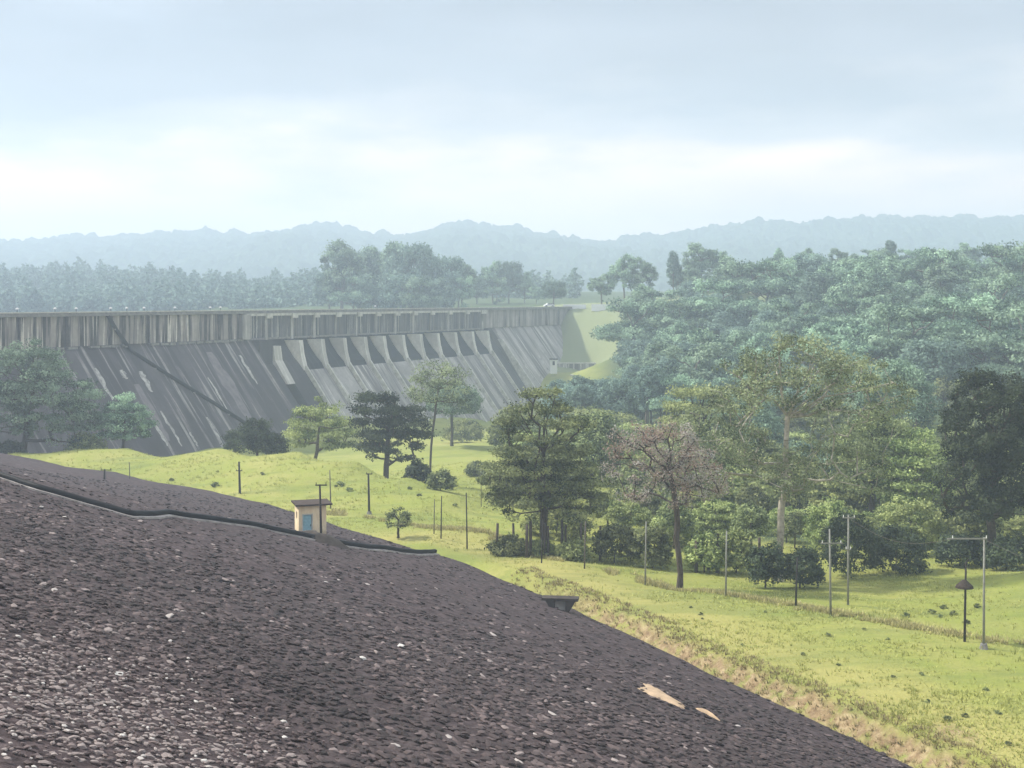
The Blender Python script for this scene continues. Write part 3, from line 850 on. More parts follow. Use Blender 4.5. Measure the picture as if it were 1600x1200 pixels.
# water behind the dam
V = [(22, 507), (-99, 237), (-130, 190), (-400, 120), (-1300, 200), (-1300, 700), (-300, 660), (40, 600)]
wm = NM('reservoir_water', .12, .5); wm.color((.10, .15, .17)); wm.bump(wm.noise(.6, 4), .25, .1)
me = bpy.data.meshes.new('water'); me.from_pydata([(x - .5 * 0, y, -6.0) for x, y in V], [], [tuple(range(len(V)))])
# keep clear of the dam body: shift the near edge upstream
for i in (0, 1): 
    me.vertices[i].co.x -= 2.7; me.vertices[i].co.y += 1.2
link('reservoir_water', me, wm.m, kind='structure')

# ------------------------------------------------------------------ abutment wall with railing, small works right of the dam
x, y, z_ = px2w(872, 567, 462)
t = thing('retaining_wall', 'pale low retaining wall with railing below the grassy abutment slope', 'wall', (x, y, -33))
zt = z_ + 33
link('wall', MB().box(0, 13.4, 0, 1.0, 0, zt - .3).mesh('wall'), M_CHUTE, t)
link('coping', MB().box(-.2, 13.7, -.25, 1.2, zt - .295, zt + .1).mesh('coping'), M_CONC, t)
for k in range(6):
    link('pier', MB().box(.3 + k * 2.55, .8 + k * 2.55, -.4, -.003, 0, zt - .31).mesh('pier'), M_CONC, t)
x, y, z_ = px2w(892, 586, 440)
t = thing('lower_wall', 'pale lower wall with dark openings at the right end of the dam', 'wall', (x, y, -37))
zt = z_ + 37
link('wall', MB().box(0, 11.5, 0, 1.0, 0, zt - .3).mesh('wall'), M_CONC, t)
link('coping', MB().box(-.3, 11.9, -.35, 1.2, zt - .295, zt + .1).mesh('coping'), M_CONC, t)
for a in (1.2, 5.4): link('opening', MB().box(a, a + 1.3, -.06, -.004, zt - 5, zt - .9).mesh('opening'), M_DARK, t)
x, y, z_ = px2w(865, 566, 448)
t = thing('valve_house', 'tiny white valve house with dark roof where the dam meets the grass slope', 'hut', (x, y, z_ - 4))
link('wall', MB().box(-1.2, 1.2, -1, 1, 0, 4.9).mesh('wall'), M_WHITE, t)
link('roof', MB().box(-1.5, 1.5, -1.3, 1.3, 4.905, 5.3).mesh('roof'), M_ROOF, t)
link('door', MB().box(-.4, .4, -1.07, -1.004, 3.0, 4.4).mesh('door'), M_DARK, t)

# parked cars and white guard wall on the crest road at the right end
def far_car(px, py, d, label, col):
    x, y, z_ = px2w(px, py, d)
    t = thing('parked_car', label, 'car', (x, y, z_), .3)
    V = np.array([(-2.1, .35), (-2.0, .8), (-1.3, .95), (-.8, 1.45), (.9, 1.45), (1.5, .95), (2.1, .8), (2.1, .35)])
    m_ = MB(); P3 = [(a, -.8, b) for a, b in V] + [(a, .8, b) for a, b in V]; n_ = 8
    m_.add(P3, [(i, (i + 1) % 8, 8 + (i + 1) % 8, 8 + i) for i in range(8)])
    m_.t.append(np.array([(0, i, i + 1) for i in range(1, 7)] + [(8, 8 + i + 1, 8 + i) for i in range(1, 7)]))
    link('body', m_.mesh('body'), col, t)
    link('windscreen', MB().box(-.9, 1.1, -.83, -.804, .98, 1.35).mesh('windscreen'), M_DARK, t)
    for a in (-1.3, 1.3):
        for b in (-.75, .75):
            link('wheel', MB().tube([(a, b - .1, .33), (a, b + .1, .33)], .33, 10).mesh('wheel'), M_DARK, t)
far_car(858, 479.5, 503, 'small white car parked under the lone round tree at the dam end', M_WHITE)
x, y, z_ = px2w(880, 478, 503)
GW = thing('guard_wall', 'thin white guard wall along the crest road right of the round tree', 'wall', (x, y, -4))
link('panel', MB().box(0, 9, 0, .4, 0, 4 + z_ + .6).mesh('panel'), M_WHITE, GW)
x, y, z_ = px2w(924, 478, 497)
GW = thing('guard_wall', 'white guard wall on the crest road just before the forested hill', 'wall', (x, y, -4))
link('panel', MB().box(0, 11, 0, .4, 0, 4 + z_ + .7).mesh('panel'), M_WHITE, GW)

# white-roofed sheds in the valley behind the trees
for i, (px, lab) in enumerate(((940, 'low shed with white roof at the left of the valley row'), (962, 'low shed with white roof in the middle of the valley row'), (984, 'low shed with white roof at the right of the valley row'))):
    x, y, z_ = px2w(px, 668, 300)
    t = thing('shed', lab, 'shed', (x, y, z_ - 3.2), .1, 'small white roofed sheds in the valley')
    link('wall', MB().box(-1.3, 1.3, -1.2, 1.2, 0, 3.4).mesh('wall'), M_CONC_D, t)
    m_ = MB().add([(-1.6, -1.5, 3.41), (1.6, -1.5, 3.41), (1.6, 1.5, 3.41), (-1.6, 1.5, 3.41), (-1.0, 0, 4.4), (1.0, 0, 4.4)], [(0, 1, 5, 4), (2, 3, 4, 5), (3, 2, 1, 0)], [(1, 2, 5), (3, 0, 4)])
    link('roof', m_.mesh('roof'), M_WHITE, t)
    link('door', MB().box(-.4, .4, -1.26, -1.204, 0, 2.2).mesh('door'), M_DARK, t)

# ------------------------------------------------------------------ hut on the slope
hx, hy, hz = hit(485, 834)
k = hy / F
HUT = thing('valve_hut', 'small cream hut with pale blue door and flat brown roof on the stone slope', 'hut', (hx, hy, hz), math.radians(18))
w, dp, h = 39 * k / math.cos(math.radians(18)) + .1, 2.3, 47 * k
def holed_wall(w, h, x0, x1, z0, z1, y0, y1):
    m_ = MB(); a = -w / 2
    m_.box(a, x0, y0, y1, -.8, h); m_.box(x1, w / 2, y0, y1, -.8, h)
    m_.box(x0 + .0005, x1 - .0005, y0, y1, z1, h); m_.box(x0 + .0005, x1 - .0005, y0, y1, -.8, z0)
    return m_
dx0, dx1, dz1 = -w / 2 + .38, -w / 2 + .38 + 13.5 * k, 33 * k
m_ = holed_wall(w, h, dx0, dx1, .12, dz1, -dp / 2, -dp / 2 + .18)
m_.box(-w / 2, w / 2, dp / 2 - .18, dp / 2, -.8, h)
m_.box(w / 2 - .18, w / 2 - .0005, -dp / 2 + .1805, dp / 2 - .1805, -.8, h)
# left wall with a small window hole
m_.box(-w / 2 + .0005, -w / 2 + .18, -dp / 2 + .1805, -.30, -.8, h); m_.box(-w / 2 + .0005, -w / 2 + .18, .30, dp / 2 - .1805, -.8, h)
m_.box(-w / 2 + .0005, -w / 2 + .18, -.2995, .2995, -.8, 1.35); m_.box(-w / 2 + .0005, -w / 2 + .18, -.2995, .2995, 2.0, h)
link('wall', m_.mesh('wall'), M_CREAM, HUT)
dr = link('door', MB().box(dx0 + .02, dx1 - .02, -dp / 2 + .06, -dp / 2 + .12, .13, dz1 - .02).mesh('door'), M_BLUE, HUT)
link('door_panel', MB().box(dx0 + .1, dx1 - .1, -dp / 2 + .04, -dp / 2 + .059, .25, dz1 * .45).mesh('door_panel'), M_BLUE, dr)
link('door_panel', MB().box(dx0 + .1, dx1 - .1, -dp / 2 + .04, -dp / 2 + .059, dz1 * .52, dz1 - .15).mesh('door_panel'), M_BLUE, dr)
link('handle', MB().box(dx1 - .12, dx1 - .07, -dp / 2 - .0, -dp / 2 + .058, .85, 1.0).mesh('handle'), M_DARK, dr)
fr = MB(); fr.box(dx0 - .09, dx0 - .001, -dp / 2 - .03, -dp / 2 - .003, .1, dz1 + .09); fr.box(dx1 + .001, dx1 + .09, -dp / 2 - .03, -dp / 2 - .003, .1, dz1 + .09); fr.box(dx0, dx1, -dp / 2 - .03, -dp / 2 - .003, dz1 + .001, dz1 + .09)
link('door_frame', fr.mesh('door_frame'), M_CONC, HUT)
link('step', MB().box(dx0 - .1, dx1 + .1, -dp / 2 - .35, -dp / 2 - .002, -.6, .1).mesh('step'), M_SOIL_DARK, HUT)
link('window', MB().box(-w / 2 + .09, -w / 2 + .12, -.29, .29, 1.36, 1.99).mesh('window'), M_DARK, HUT)
link('roof', MB().box(-w / 2 - .28, w / 2 + .5, -dp / 2 - .3, dp / 2 + .3, h + .002, h + .15).mesh('roof'), M_ROOF, HUT)
for cx in (-w / 2, w / 2 - .12):
    link('corner_trim', MB().box(cx, cx + .12, -dp / 2 - .03, -dp / 2 - .002, -.6, h - .001).mesh('corner_trim'), M_CREAM, HUT)
# dark earth heap in front
x0, y0, z0 = hit(497, 846)
def mound(x0, y0, a, b, hgt, rot, seed, n=28):
    V = []; Qd = []
    for j in range(9):
        r = j / 8
        for i in range(n):
            t_ = i / n * 2 * math.pi
            lx, ly = a * r * math.cos(t_), b * r * math.sin(t_)
            V.append((x0 + lx * math.cos(rot) - ly * math.sin(rot), y0 + lx * math.sin(rot) + ly * math.cos(rot), r))
    V = np.array(V); zz = GZ(V[:, 0], V[:, 1]) + hgt * (1 - V[:, 2] ** 2) * (1 + .5 * fbm(V[:, 0], V[:, 1], .9, 3, seed)) - .05
    for j in range(8):
        for i in range(n): Qd.append((j * n + i, j * n + (i + 1) % n, (j + 1) * n + (i + 1) % n, (j + 1) * n + i))
    return make_mesh('mound', np.c_[V[:, :2] - np.array([[x0, y0]]), zz], Qd, None, True)
link('earth_heap', mound(x0, y0 + .7, 2.6, 1.2, .75, -.15, 31), M_SOIL_DARK, loc=(x0, y0 + .7, 0), label='low dark earth heap in front of the cream hut beside the black pipe', cat='earth heap')

# ------------------------------------------------------------------ culvert slab over the toe ditch
x0, y0, z0 = hit(876, 953); z0 += .32
k = y0 / F
t = thing('culvert', 'small dark concrete slab bridge on two wedge piers over the toe ditch', 'culvert', (x0, y0, z0), math.radians(-8))
link('slab', MB().box(-29 * k, 28 * k, -.45, .55, 9 * k, 13 * k).mesh('slab'), M_SOIL_DARK, t)
for s_, (a0, a1, b0, b1) in enumerate(((-23, -9, -14, -9), (8, 24, 8, 14))):
    V = [D for D in ((b0 * k, -.38, -8 * k), (b1 * k, -.38, -8 * k), (b1 * k, .45, -8 * k), (b0 * k, .45, -8 * k), (a0 * k, -.38, 8.95 * k), (a1 * k, -.38, 8.95 * k), (a1 * k, .45, 8.95 * k), (a0 * k, .45, 8.95 * k))]
    m_ = MB().add(V, [(0, 3, 2, 1), (4, 5, 6, 7), (0, 1, 5, 4), (1, 2, 6, 5), (2, 3, 7, 6), (3, 0, 4, 7)])
    link('pier', m_.mesh('pier'), M_SOIL_DARK, t)
link('light_opening_panel', MB().box(-9 * k, 8 * k, .1, .4, -8 * k, 8.9 * k).mesh('light_opening_panel'), M_CONC, t)  # pale panel added to stand for the light opening between the piers

# ------------------------------------------------------------------ poles
def pole(px, yt, yb, r, mat, label, arm=None, extra=None, lean=None):
    lean = rng.uniform(-.14, .14) if lean is None else lean
    x, y, z_ = hit(px, yb); k = y / F; H_ = (yb - yt) * k
    t = thing('utility_pole', label, 'pole', (x, y, z_), 0, 'poles and posts standing in the grass')
    link('pole', MB().tube([(0, 0, -.5), (lean * .5, 0, H_ * .5), (lean, 0, H_)], [r * .95, r * .8, r * .65], 8).mesh('pole', True), mat, t)
    if arm:
        for a0, a1, zf in arm:
            zz_ = H_ * zf
            link('crossarm', MB().box(a0 * k, a1 * k, -.04 - r, .04 - r, zz_ - .045, zz_ + .045).mesh('crossarm'), mat, t)
            for q in (a0 * .85, a1 * .85):
                link('insulator', MB().tube([(q * k, -r, zz_ + .045), (q * k, -r, zz_ + .22)], [.035, .025], 6).mesh('insulator'), M_WHITE if mat is M_POLE_L else M_POLE_D, t)
    if extra == 'cone':
        zc = H_ * .70
        link('cone_guard', MB().tube([(0, 0, zc - .12), (0, 0, zc + .02), (0, 0, zc + .42)], [14 * k, 13 * k, r * 1.3], 12).mesh('cone_guard'), M_RUST, t)
        link('bracket', MB().tube([(0, 0, H_ * .93), (.12, 0, H_ * 1.0), (.3, 0, H_ * 1.04)], .04, 6).mesh('bracket'), mat, t)
    if extra == 'foot':
        link('footing', MB().tube([(0, 0, -.3), (0, 0, .35)], [.38, .22], 8).mesh('footing'), M_CONC_D, t)
    return t
pole(163, 733, 749, .14, M_POLE_D, 'short dark stub post with crossbar at the far left of the grass', [(-5, 12, .92)])
pole(203, 722, 748, .07, M_POLE_M, 'thin grey pole right of the short stub post on the far grass')
pole(375, 722, 772, .17, M_POLE_D, 'dark pole with small crossarm standing alone on the far grass edge', [(-6, 4, .72)])
pole(502, 757, 842, .11, M_RUST, 'rusty pole with crossarm standing directly in front of the cream hut', [(-9, 9, .99)])
pole(517, 735, 795, .085, M_POLE_M, 'thin pole on the grass just behind the cream hut')
pole(577, 740, 804, .15, M_POLE_D, 'thick dark pole with short top bar between hut and bare little tree', [(-5, 5, .99)], 'foot')
pole(678, 780, 835, .06, M_POLE_M, 'thinner left one of the two close poles right of the little tree')
pole(689, 776, 842, .07, M_POLE_D, 'taller right one of the two close poles right of the little tree')
pole(730, 770, 858, .08, M_POLE_D, 'dark pole left of the dense spreading tree at the road edge')
pole(752, 730, 792, .05, M_POLE_M, 'thin pole in the pasture at the left edge of the dense spreading tree')
pole(846, 812, 880, .07, M_POLE_D, 'slim dark pole under the dense spreading tree')
pole(913, 815, 889, .08, M_POLE_M, 'slim pole right of the dense tree trunk at the ditch edge')
pole(1008, 815, 915, .085, M_POLE_L, 'grey pole left of the dark forked trunk of the pinkish tree')
pole(1134, 830, 932, .085, M_POLE_L, 'pale pole between the pinkish tree and the tall pale trunked tree')
pole(1243, 872, 950, .09, M_POLE_D, 'dark pole right of the tall pale tree trunk')
pole(1298, 828, 963, .10, M_POLE_L, 'tall pale pole, left of the pair before the dark bushes', [(-16, 18, .84)])
pole(1325, 805, 946, .10, M_POLE_L, 'tall pale pole, right of the pair before the dark bushes', [(-9, 11, .97), (-4, 4, .62)])
pole(1507, 880, 1004, .10, M_POLE_D, 'dark pole with a wide cone guard around it in the right meadow', None, 'cone', .1)
pole(1537, 840, 1014, .10, M_POLE_L, 'tall pale pole with a long arm to the left in the right meadow', [(-58, 4, .99)], 'foot')
# wires between the pale poles
def pole_top(px, yt, yb, dx=0.0):
    x, y, z_ = hit(px, yb); k = y / F
    return np.array([x + dx * k, y, z_ + (yb - yt) * k])
for a_, b_, lab in ((pole_top(1325, 809, 946), pole_top(1537, 843, 1014, -50), 'thin sagging wire between the pale pole pair and the long-armed pole'),
                    (pole_top(1537, 843, 1014), pole_top(1537, 843, 1014) + np.array([9.0, -14.0, -1.0]), 'thin wire leaving the long-armed pole towards the right edge')):
    f = np.linspace(0, 1, 16)[:, None]; P_ = a_ + (b_ - a_) * f; P_[:, 2] -= 1.0 * np.sin(f[:, 0] * np.pi)
    w_ = thing('wire', lab, 'wire', tuple(a_)); link('strand', MB().tube(P_ - a_, .011, 4).mesh('strand'), M_POLE_M, w_)
# posts under the trees
post_px = [(776, 818, 868), (803, 818, 866), (823, 820, 872), (829, 815, 870), (851, 818, 872), (857, 822, 872), (878, 812, 870), (884, 820, 872), (907, 818, 876), (938, 822, 878),
           (1033, 830, 884), (1088, 845, 895), (1107, 840, 892), (1121, 846, 896), (1187, 840, 898), (1158, 842, 896)]
plab = ['leftmost dark timber post under the dense tree', 'second dark timber post under the dense tree', 'third post under the dense tree, close to the fourth', 'fourth post under the dense tree, close to the third',
        'fifth post under the dense tree, left of a close pair', 'sixth post under the dense tree, right of a close pair', 'seventh timber post, near the dense tree middle', 'eighth timber post, near the dense tree middle',
        'ninth timber post at the right of the dense tree', 'last thick timber post right of the dense tree', 'lone timber post left of the pinkish tree trunk', 'first timber post right of the forked dark trunk',
        'second timber post right of the forked dark trunk', 'third timber post right of the forked dark trunk', 'timber post beside the dark bushes at the pale trunk', 'fourth timber post right of the forked dark trunk']
for (px, yt, yb), lab in zip(post_px, plab):
    x, y, z_ = hit(px, yb); k = y / F; H_ = (yb - yt) * k
    t = thing('fence_post', lab, 'post', (x, y, z_), rng.uniform(0, 3), 'dark timber posts under the trees')
    r = rng.uniform(.11, .2); ln = rng.uniform(-.12, .12)
    link('post', MB().tube([(0, 0, -.4), (ln * .5, 0, H_ * .5), (ln, 0, H_)], [r, r * .9, r * .8], 7).mesh('post', True), M_BARK_D, t)

# ------------------------------------------------------------------ trees
def tree_meshes(seed, H_, trunk_h, crown, nclump, nleaf, leaf, clump_r, trunk_r, layers=0, sides=5, lean=(0, 0), flat=.65, shell=.5, forks=6):
    """crown: list of ellipsoids (cx,cy,cz,rx,ry,rz,weight). returns (branch mesh, leaf mesh)"""
    r = np.random.default_rng(seed)
    wts = np.array([c_[6] for c_ in crown], float); wts /= wts.sum()
    C = []
    while len(C) < nclump:
        c_ = crown[r.choice(len(crown), p=wts)]
        d_ = r.normal(0, 1, 3); d_ /= np.linalg.norm(d_)
        if d_[2] < -.55: continue
        rad = (r.random() ** (1 / 3)) * (1 - shell) + shell * r.uniform(.82, 1.06)
        p = np.array([c_[0] + d_[0] * c_[3] * rad, c_[1] + d_[1] * c_[4] * rad, c_[2] + d_[2] * c_[5] * rad])
        if layers:
            st = H_ / layers; p[2] = round(p[2] / st) * st + r.normal(0, st * .12)
        if p[2] < trunk_h * .6: continue
        C.append(p)
    C = np.array(C)
    # skeleton
    nodes = [np.zeros(3)]; par = [-1]
    th = max(trunk_h, .5)
    topz = th + (C[:, 2].max() - th) * .55
    cx, cy = C[:, 0].mean(), C[:, 1].mean()
    nt_ = 7
    for i in range(1, nt_ + 1):
        f = i / nt_; zz_ = topz * f
        nodes.append(np.array([lean[0] * f + cx * f * f + r.normal(0, .005 * H_), lean[1] * f + cy * f * f + r.normal(0, .005 * H_), zz_])); par.append(i - 1)
    startable = [i for i in range(len(nodes)) if nodes[i][2] >= th * .85]
    base_n = len(nodes)
    order_ = np.argsort(np.linalg.norm(C - np.array([cx, cy, th]), axis=1))
    # main limbs to well spread far targets first
    far_ = list(order_[::-1][:max(forks * 6, 10)]); chosen = []
    while far_ and len(chosen) < forks:
        best = max(far_, key=lambda q: min([np.linalg.norm(C[q] - C[w_]) for w_ in chosen] or [0]) + .01 * r.random()); chosen.append(best); far_.remove(best)
    def connect(q, cand):
        p = C[q]; A_ = np.array([nodes[i] for i in cand])
        dd = np.linalg.norm(A_ - p, axis=1) + np.maximum(0, A_[:, 2] - p[2]) * 1.2
        i = cand[int(np.argmin(dd))]; a = nodes[i]; L = np.linalg.norm(p - a)
        nseg = max(1, min(6, int(L / (H_ * .09)) + 1)); prev = i
        for s_ in range(1, nseg + 1):
            f = s_ / nseg
            sag = math.sin(f * math.pi) * L * .12
            q3 = a + (p - a) * f + r.normal(0, L * .035, 3) * (f < 1); q3[2] += -sag * .4 if p[2] < a[2] + L * .2 else sag * .2
            nodes.append(q3); par.append(prev); prev = len(nodes) - 1; startable.append(prev)
    for q in chosen: connect(q, [i for i in range(1, base_n) if nodes[i][2] >= th * .85 and nodes[i][2] <= max(C[q][2], th)] or [base_n - 1])
    for q in order_:
        if q in chosen: continue
        connect(q, startable)
    n_ = len(nodes); cnt = np.zeros(n_); haschild = np.zeros(n_, bool)
    for i in range(n_):
        if par[i] >= 0: haschild[par[i]] = True
    cnt[~haschild] = 1
    for i in range(n_ - 1, 0, -1): cnt[par[i]] += cnt[i]
    rad = trunk_r * (cnt / cnt[0]) ** .44
    rad = np.maximum(rad, trunk_r * .035)
    rad[0] = trunk_r * 1.35
    N_ = np.array(nodes); pr = np.array(par)
    I = np.arange(1, n_); A_ = N_[pr[I]]; B_ = N_[I]
    ra = np.minimum(rad[pr[I]], rad[I] * 1.35); rb = rad[I] * .98
    T = B_ - A_; T /= np.linalg.norm(T, axis=1)[:, None] + 1e-9
    ref = np.where(np.abs(T[:, 2:3]) > .9, np.array([[1., 0, 0]]), np.array([[0, 0, 1.]]))
    U_ = np.cross(T, ref); U_ /= np.linalg.norm(U_, axis=1)[:, None]; W_ = np.cross(T, U_)
    an = np.arange(sides) / sides * 2 * np.pi
    ring = U_[:, None] * np.cos(an)[None, :, None] + W_[:, None] * np.sin(an)[None, :, None]
    Va = A_[:, None] + ring * ra[:, None, None]; Vb = B_[:, None] + ring * rb[:, None, None]
    V = np.concatenate([Va, Vb], 1).reshape(-1, 3); j = np.arange(sides); k2 = (j + 1) % sides
    q = np.stack([j, k2, sides + k2, sides + j], 1)
    Qd = (q[None] + (np.arange(len(I)) * 2 * sides)[:, None, None]).reshape(-1, 4)
    bm_ = make_mesh('trunk', V, Qd, None, True)
    # leaves
    per = r.poisson(nleaf, len(C)); tot = per.sum(); ci = np.repeat(np.arange(len(C)), per)
    cr_ = clump_r * r.uniform(.6, 1.35, len(C))
    off = r.normal(0, 1, (tot, 3)); off /= np.linalg.norm(off, axis=1)[:, None]
    off *= (r.random(tot) ** .45)[:, None]
    off *= cr_[ci][:, None]; off[:, 2] *= flat
    # sprays: drag part of the leaves outwards from the centre
    outw = C[ci] - np.array([cx, cy, th + (H_ - th) * .35]); outw /= np.linalg.norm(outw, axis=1)[:, None] + 1e-6
    off += outw * (r.random(tot) ** 2 * cr_[ci] * .5)[:, None]
    pos_ = C[ci] + off
    nrm_ = r.normal(0, 1, (tot, 3)) + np.array([0, 0, .9]) + off / (cr_[ci][:, None] + 1e-6) * 1.5
    nrm_ /= np.linalg.norm(nrm_, axis=1)[:, None]
    a1 = np.cross(nrm_, r.normal(0, 1, (tot, 3))); a1 /= np.linalg.norm(a1, axis=1)[:, None]; a2 = np.cross(nrm_, a1)
    sz = leaf * r.uniform(.6, 1.3, tot)
    Vl = np.stack([pos_ - a1 * sz[:, None], pos_ + a2 * (sz * .55)[:, None], pos_ + a1 * sz[:, None], pos_ - a2 * (sz * .55)[:, None]], 1).reshape(-1, 3)
    Ql = np.arange(tot * 4).reshape(-1, 4)
    ctint = r.normal(0, .27, len(C))
    tn = np.clip(.42 + ctint[ci] + r.normal(0, .09, tot), 0, 1)
    lm = make_mesh('crown', Vl, Ql, {'tint': np.repeat(tn, 4)})
    return bm_, lm

def put_tree(name, label, cat, loc, meshes, bark, leaves, group=None, rz=0, sc=1.0, szz=None):
    t = thing(name, label, cat, loc, rz, group)
    t.scale = (sc, sc, szz or sc)
    link('trunk', meshes[0], bark, t); link('crown', meshes[1], leaves, t)
    return t

def near_tree(label, px, d, ytop, x0, x1, ylow, seed, bark, leaves, ncl, nlf, leaf, trunk_r, parts=None, name='tree', **kw):
    """crown box in photo pixels -> real sizes at depth d"""
    x, y, z_ = ground(px, d); k = d / F
    H_ = (HY - ytop) * k - z_; th = max(.4, (HY - ylow) * k - z_)
    cxp = ((x0 + x1) / 2 - px) * k; rx = (x1 - x0) / 2 * k; rz_ = (H_ - th) / 2
    if parts is None: crown = [(cxp, 0, th + rz_, rx * .88, rx * .85, rz_ * .92, 1)]
    else: crown = [(cxp + a * rx, b * rx, th + rz_ + c_ * rz_, e_ * rx, e_ * rx * .9, f_ * rz_, w_) for a, b, c_, e_, f_, w_ in parts]
    cr = kw.pop('clump_r', rx * .16)
    ms = tree_meshes(seed, H_, th, crown, ncl, nlf * 1.6, leaf * .84, cr, trunk_r, **kw)
    return put_tree(name, label, 'tree', (x, y, z_), ms, bark, leaves)

# the large open tree with a pale trunk
near_tree('tall open tree with pale trunk and thin olive foliage, largest in the picture', 1218, 113, 522, 1050, 1425, 800, 11, M_BARK_P, L_OLIVE, 420, 48, .15, .34,
          parts=[(-.58, 0, -.25, .42, .5, .9), (.0, .1, .5, .48, .5, 1.2), (.52, -.1, .2, .46, .6, 1.2), (.35, 0, -.55, .5, .45, .9), (-.3, 0, -.6, .5, .4, .8), (-.3, 0, .3, .4, .5, .8)], name='tall_tree', clump_r=.95, shell=.35, forks=9, flat=.6)
near_tree('pinkish brown thin-leaved tree with dark forked trunk', 1062, 106, 655, 948, 1128, 820, 12, M_BARK_D, L_PINK, 175, 44, .10, .25,
          parts=[(-.45, 0, .2, .55, .75, 1.3), (.1, .2, .45, .5, .5, .8), (.55, 0, -.15, .5, .6, 1), (-.1, 0, -.45, .6, .4, .4)], name='pinkish_tree', clump_r=.85, shell=.6, forks=7)
near_tree('dense spreading green tree left of the pinkish tree', 850, 123, 618, 748, 948, 822, 13, M_BARK_D, L_MID, 330, 75, .16, .38,
          parts=[(0, 0, .25, .75, .8, 1.3), (-.45, 0, -.35, .52, .55, .9), (.45, 0, -.35, .55, .55, .9), (.05, 0, -.6, .8, .35, .6)], name='dense_tree', layers=11, clump_r=.92, forks=9, flat=.45)
near_tree('dark leafy tree at the right edge of the picture', 1548, 121, 572, 1462, 1640, 862, 14, M_BARK_D, L_DARK, 380, 90, .17, .42,
          parts=[(0, 0, .35, .85, .62, 1.3), (-.25, 0, -.35, .7, .6, 1), (.4, 0, -.2, .6, .7, 1)], name='dark_tree', clump_r=.95, forks=8)
near_tree('small bare-looking tree on the grass right of the hut', 622, 129, 792, 602, 642, 832, 15, M_BARK_D, L_MID, 34, 26, .13, .13, name='small_tree', clump_r=.4, forks=6)
# behind and between
near_tree('dark green tree behind the grass mound, thick trunk', 603, 181, 605, 545, 672, 732, 16, M_BARK_D, L_DARK, 190, 65, .21, .42, name='dark_tree', clump_r=1.15,
          parts=[(-.3, 0, .3, .6, .55, 1), (.35, 0, .1, .6, .6, 1), (0, 0, -.4, .8, .5, 1)], layers=9, flat=.5)
near_tree('slender tall tree with wispy pale crown and dark bare stem', 672, 200, 562, 630, 742, 655, 17, M_BARK_D, L_OLIVE, 110, 30, .20, .19, name='slender_tree', clump_r=1.3, flat=.6)
near_tree('light green feathery tree left of the dark tree behind the mound', 492, 190, 628, 443, 562, 716, 18, M_BARK_M, L_LIGHT, 150, 60, .21, .28, name='feathery_tree', clump_r=1.1, layers=8, flat=.45)
near_tree('dark bush-like tree at the lower end of the slanting dam pipe', 402, 194, 655, 350, 446, 716, 19, M_BARK_D, L_DARK, 110, 65, .20, .22, name='low_tree', clump_r=.9,
          parts=[(-.4, 0, -.3, .55, .7, 1), (.1, 0, .2, .5, .8, 1), (.5, 0, -.35, .5, .6, 1)])
near_tree('rounded green tree half hidden behind the slender stem', 706, 262, 598, 662, 752, 660, 20, M_BARK_D, L_FOREST, 130, 60, .28, .3, name='round_tree', clump_r=1.5)
near_tree('big blue-green tree at the left picture edge before the dam', 38, 206, 538, -45, 150, 702, 21, M_BARK_D, L_FOREST, 330, 75, .24, .5, name='broad_tree', clump_r=1.5,
          parts=[(-.2, 0, .35, .75, .65, 1.2), (.3, 0, -.1, .7, .75, 1), (-.5, 0, -.4, .55, .6, .8), (.6, .1, -.5, .42, .5, .5)], layers=11, flat=.5)
near_tree('smaller green tree right of the big tree at the left edge', 192, 208, 624, 148, 242, 703, 22, M_BARK_D, L_FOREST, 140, 65, .22, .3, name='broad_tree', clump_r=1.1, layers=8, flat=.5)
near_tree('medium green tree behind the right side of the tall pale-trunked tree', 1362, 150, 640, 1300, 1440, 800, 23, M_BARK_D, L_MID, 210, 65, .20, .35, name='green_tree', clump_r=1.25)
near_tree('yellow-green tree between the tall tree and the dark right tree', 1432, 146, 662, 1375, 1490, 870, 24, M_BARK_P, L_LIGHT, 210, 65, .19, .3, name='yellow_green_tree', clump_r=1.15, layers=10, flat=.5)
near_tree('green tree with feathery crown behind the pinkish tree', 1085, 180, 596, 1030, 1160, 730, 25, M_BARK_D, L_LIGHT, 190, 60, .22, .35, name='feathery_tree', clump_r=1.3, layers=9, flat=.45)
near_tree('hazy green tree directly right of the dense spreading tree', 925, 172, 640, 880, 975, 760, 26, M_BARK_D, L_MID, 150, 60, .22, .3, name='green_tree', clump_r=1.2)
near_tree('pale tree behind the tall tree top, right side', 1395, 205, 560, 1330, 1465, 700, 27, M_BARK_P, L_FOREST, 200, 60, .26, .35, name='pale_tree', clump_r=1.5)
near_tree('green tree filling behind the tall tree, left side', 1160, 210, 610, 1090, 1230, 760, 28, M_BARK_D, L_FOREST, 200, 60, .26, .35, name='green_tree', clump_r=1.5)
near_tree('green tree behind the trunk of the tall pale-trunked tree', 1260, 175, 690, 1195, 1330, 830, 29, M_BARK_D, L_FOREST, 190, 60, .23, .35, name='green_tree', clump_r=1.3)

